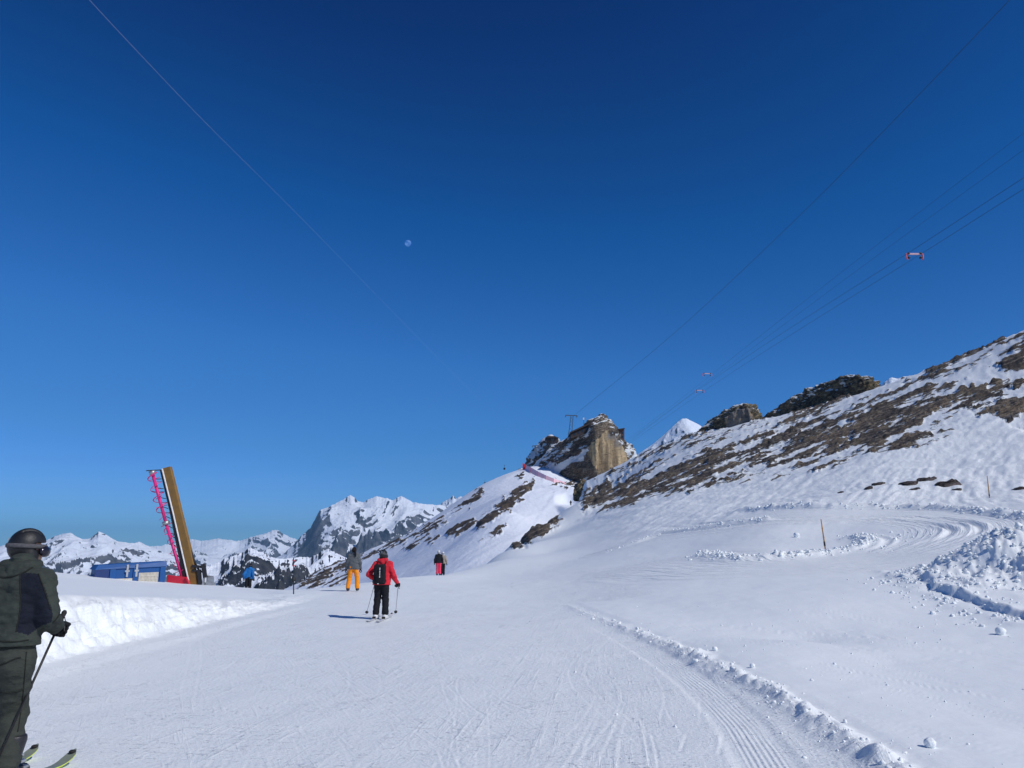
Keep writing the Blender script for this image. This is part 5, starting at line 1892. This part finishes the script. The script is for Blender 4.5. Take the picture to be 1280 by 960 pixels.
house('dark low station building under a sloping roof on top of the cliff', 'station_building', [(714, 548), (741, 539), (741, 530), (714, 542)], 404, 16, M_WOOD_D, [(712.5, 541.6), (742, 528.4), (741, 526.3), (713, 539.6)], M_WOOD_D,
      [(717, 541.6, 719.5, 544), (722, 539.6, 724.5, 542), (727, 537.6, 729.5, 540), (732, 535.2, 734.5, 537.6)])
house('tall brown timber block overhanging the right side of the cliff', 'station_building', [(771.5, 551.5), (780.5, 549), (780.5, 536), (771.5, 537.5)], 412, 12, M_WOOD_B, [(770.8, 537.6), (781, 536), (780.8, 534.8), (771, 536.4)], M_WOOD_D,
      [(773, 540, 775, 543), (777, 539.4, 779, 542.4), (773, 545, 775, 548), (777, 544.4, 779, 547.4)])
house('small dark hut on the ledge below the brown timber block', 'hut', [(777, 558), (783, 558), (783, 553.5), (777, 553.5)], 414, 5, M_WOOD_D, [(776.4, 553.8), (783.6, 553.8), (783, 552.6), (777, 552.6)], M_WOOD_D, [(779, 554.8, 781, 556.8)])
house('dark lift station building on the far snowy shoulder', 'lift_station', [(684, 551), (698, 553), (698, 546.5), (684, 546.5)], 500, 12, M_WOOD_D, [(682, 547), (695, 547), (694, 545), (684, 545.2)], M_WOOD_D, [(686, 548, 688, 550), (690, 548, 692, 550)])


def pylon(label, foot, top, arm, Y, w0, w1, r):
    b, t = P(*foot, Y), P(*top, Y)
    o = empty('cable_pylon', b, label, 'pylon')
    q = np.array(o.location)
    m, m2 = [], MB()
    cs = [(-1, -1), (1, -1), (1, 1), (-1, 1)]
    for cx, cy in cs:
        MB().bar(b + np.array((cx * w0, cy * w0, -2)), t + np.array((cx * w1, cy * w1, 0)), r).build('leg', M_PYLON, o, q)
    for k in range(7):
        s0, s1 = k / 7, (k + 1) / 7
        for i in range(4):
            c0, c1 = cs[i], cs[(i + 1) % 4]
            p0 = b + (t - b) * s0 + np.array((c0[0], c0[1], 0)) * (w0 + (w1 - w0) * s0)
            p1 = b + (t - b) * s1 + np.array((c1[0], c1[1], 0)) * (w0 + (w1 - w0) * s1)
            m2.bar(p0, p1, r * .5)
    m2.build('bracing', M_PYLON, o, q)
    ends = [P(u, v, Y) for u, v in arm]
    MB().bar(ends[0], ends[1], r * 1.6, r * 2).build('crossarm', M_PYLON, o, q)
    for e in ends:
        MB().bar(e + np.array((0, -2.5, -.5)), e + np.array((0, 2.5, -.5)), r * 1.8).build('saddle', M_PYLON, o, q)
    return o


pylon('tall lattice cable car pylon on the ridge left of the cliff top', (711.5, 552), (715.5, 520), (705.5, 518.8), (723, 519.6), 440, 1.1, .75, .28) if False else pylon('tall lattice cable car pylon on the ridge left of the cliff top', (711.5, 552), (715, 520), [(707, 519), (721, 519.6)], 440, 1.0, .7, .21)
pylon('small chairlift pylon on the crest above the red net', (670, 568), (669, 557), [(665.5, 557.4), (672.5, 557)], 520, .5, .4, .22)
pylon('lift pylon with a broad head behind the lift station', (692, 552), (690, 546), [(684, 545.4), (696, 546.4)], 500, .6, .6, .3)
mb = P(730, 536, 420)
mt = P(729.5, 523.5, 420)
ao = empty('antenna_mast', mb, 'thin antenna mast with a pale tip beside the station roof', 'mast')
MB().bar(mb, mt, .25).build('pole', M_PYLON, ao, mb)
MB().box(mt, (.7, .7, 1.2)).build('antenna', M_WHITEP, ao, mb)

M_NET = paint('pink_net', (0.92, 0.58, 0.64), .8, 0, .1, 1)
M_NETR = paint('red_net', (0.68, 0.05, 0.06), .8, 0, .1, 1)
lpx = [(655.5, 580.5, 586.5), (663, 584, 591), (672, 589, 595.5), (682, 594, 600), (692, 598.2, 603.5), (700, 600.8, 605), (706, 602.6, 605.5)]
Ys = np.array([ridge_hit(u, b)[1] - .3 for u, t, b in lpx])
Ys = np.minimum.accumulate(np.minimum(Ys, 430))
sf = empty('safety_fence', P(680, 601, 390), 'long pink safety net fence running down from the ridge crest', 'fence')
so = np.array(sf.location)
for i in range(len(lpx) - 1):
    (u0, t0, b0), (u1, t1, b1) = lpx[i], lpx[i + 1]
    a, b, c, d = P(u0, b0, Ys[i]), P(u1, b1, Ys[i + 1]), P(u1, t1, Ys[i + 1] + 2.6), P(u0, t0, Ys[i] + 2.6)
    e = np.array((.02, .10, 0))
    MB().hexa([a, b, b + e, a + e, d, c, c + e, d + e]).build('net_panel', M_NET, sf, so)
for i, (u, t, b) in enumerate(lpx):
    MB().bar(P(u, b + 2.5, Ys[i] - .2), P(u, t - .6, Ys[i] - .2), .10).build('post', M_NETR, sf, so)
rf = empty('safety_fence', P(657, 588, 398), 'bright red net corner at the top end of the pink fence', 'fence')
ro_ = np.array(rf.location)
for k, (u0, t0, b0, u1, t1, b1) in enumerate(((653.6, 579.6, 586, 656, 580, 588), (656, 580.5, 588.4, 660, 583.6, 590))):
    e = np.array((0, .12, 0))
    a, b, c, d = P(u0, b0, Ys[0] - .5 - k), P(u1, b1, Ys[0] - .7 - k), P(u1, t1, Ys[0] - .7 - k), P(u0, t0, Ys[0] - .5 - k)
    MB().hexa([a, b, b + e, a + e, d, c, c + e, d + e]).build('net_panel', M_NETR, rf, ro_)
    MB().bar(P(u0, b0 + 2, Ys[0] - .5 - k), P(u0, t0 - 1, Ys[0] - .5 - k), .25).build('post', M_NETR, rf, ro_)


def gondola(label, u, v, Y, s):
    c = P(u, v, Y)
    o = empty('gondola', c, label, 'gondola', 'gondolas hanging left of the ridge')
    MB().hexa([c + np.array(q) * s for q in ((-.8, -.8, -1), (.8, -.8, -1), (.8, .8, -1), (-.8, .8, -1), (-.95, -.95, .9), (.95, -.95, .9), (.95, .95, .9), (-.95, .95, .9))]).build('cabin', M_DARK, o, c, False, .15 * s)
    MB().hexa([c + np.array(q) * s for q in ((-.75, -1.0, -.1), (.75, -1.0, -.1), (.75, -.9, -.1), (-.75, -.9, -.1), (-.8, -1.02, .65), (.8, -1.02, .65), (.8, -.9, .65), (-.8, -.9, .65))]).build('window', M_GLASS, o, c)
    MB().bar(c + np.array((0, 0, .9 * s)), c + np.array((0, 0, 3.4 * s)), .22 * s).bar(c + np.array((-.6 * s, 0, 3.4 * s)), c + np.array((.6 * s, 0, 3.4 * s)), .3 * s).build('hanger', M_DARK, o, c)


gondola('larger of two dark gondolas hanging in the sky left of the red net', 630.5, 586, 700, .95)
gondola('smaller farther gondola hanging lower left of another', 606, 603.5, 1000, .9)

# ------------------------------------------------------------------ cables overhead
M_CABLE = paint('cable_steel', (0.05, 0.055, 0.065), .5, .5, .1)
M_CABLE_GLINT = paint('glinting_cable_steel', (0.62, 0.62, 0.64), .35, .3, .1)  # pale tone stands in for sun glinting on the steel


def cable(label, px, r, mat, group):
    """px: (u, v, Y) along the cable"""
    p = np.array(px, float)
    t = np.linspace(0, 1, len(p))
    L = smooth_line(np.stack([p[:, 0], p[:, 1], 1 / p[:, 2]], -1), 60)
    pts = [P(a, b, 1 / max(c, 1e-4)) for a, b, c in L]
    o = MB().tube(pts, r, 6, True).build('cable', mat, None, None, True)
    return tag(o, label, 'cable', group)


cable('single dark cable rising to the upper right from the lattice pylon', [(716, 520.5, 440), (850, 410, 330), (1000, 269, 230), (1120, 148, 180), (1258, 4, 140), (1330, -75, 120)], .052, M_CABLE, 'cables overhead')
cable('pale glinting cable crossing the upper left sky', [(60, -62, 55), (112, 0, 66), (240, 136, 100), (370, 266, 190), (540, 440, 420), (600, 500, 700)], .0135, M_CABLE_GLINT, 'cables overhead')
CB = {'upper outer': ([(780, 552, 420), (840, 507, 330), (960, 412, 235), (1100, 303, 170), (1280, 166, 118), (1400, 78, 95)], 'topmost of the four parallel cables at the right'),
      'upper inner': ([(782, 553, 420), (846, 506, 330), (966, 416, 235), (1108, 311, 170), (1280, 187, 118), (1400, 103, 95)], 'second from top of the four parallel cables at the right'),
      'lower outer': ([(781, 556, 420), (876, 485, 260), (1000, 402, 170), (1134, 317, 108), (1280, 222, 80), (1400, 146, 66)], 'third of the four parallel cables, over the left end of the pink carrier'),
      'lower inner': ([(783, 557, 420), (884, 486, 260), (1010, 405, 170), (1152, 317, 108), (1280, 236, 80), (1400, 163, 66)], 'lowest of the four parallel cables, over the right end of the pink carrier')}
for k, (px, lab) in CB.items():
    cable(lab, px, .026 if 'lower' in k else .022, M_CABLE, 'cables overhead')
M_CARR = paint('faded_red_paint', (0.80, 0.16, 0.20), .5, 0, .15)


def carrier(label, u, v, Y, w, tall):
    c = P(u, v, Y)
    o = empty('cable_carrier', c, label, 'cable carrier', 'carriers on the cable pairs')
    W_, H_ = w / 2, tall
    MB().bar(c + np.array((-W_ * .75, 0, 0)), c + np.array((W_ * .75, 0, 0)), .16, .24).build('beam', paint('white_red_paint', (0.75, .45, .5)), o, c)
    for s in (-1, 1):
        MB().tube([c + np.array((s * W_ * .72, 0, .04)), c + np.array((s * W_ * .95, 0, .02)), c + np.array((s * W_, 0, -H_ * .35)), c + np.array((s * W_ * .94, 0, -H_ * .8)), c + np.array((s * W_ * .84, 0, -H_))], .10, 8).build('arm', M_CARR, o, c, True)
        for z in (.08, -H_ * .62):
            MB().tube([c + np.array((s * W_ * .70, -.12, z)), c + np.array((s * W_ * .70, .12, z))], .17, 12).build('wheel', M_DARK, o, c, True)
    return o


carrier('large pink and white cable carrier alone in the right sky', 1143, 317.5, 108, 2.5, .9)
carrier('upper of the two small cable carriers above the rocks', 884, 467, 250, 3.0, 1.0)
carrier('lower of the two small cable carriers above the rocks', 874.5, 488, 260, 3.0, 1.0)

# ------------------------------------------------------------------ the moon, low contrast in daylight
mm_ = NT('moon_surface')
mp = mm_.obj()
mn = mm_.noise(mp, 0.0035, 5.0, .6)
mm_.t.nodes.remove(mm_.b)
df = mm_.n('ShaderNodeBsdfDiffuse')
mm_.set(df, 'Color', mm_.mix(mm_.ramp(mn, .38, .62), (0.05, 0.08, 0.13), (0.13, 0.18, 0.27)))
tr = mm_.n('ShaderNodeBsdfTransparent')
ad = mm_.n('ShaderNodeAddShader')
mm_.t.links.new(df.outputs[0], ad.inputs[0])
mm_.t.links.new(tr.outputs[0], ad.inputs[1])
mm_.t.links.new(ad.outputs[0], mm_.t.nodes['Material Output'].inputs['Surface'])
MOON_D = 90000.0
mc_ = P(510, 304, MOON_D)
V, F = subdiv(ICO2_V, ICO2_F)
V, F = subdiv(V, F)
tag(link('moon', mesh_np('moon', V * MOON_D * 4.2 / F_PX, F, mm_.m), loc=mc_), 'pale half moon in the blue sky', 'moon')
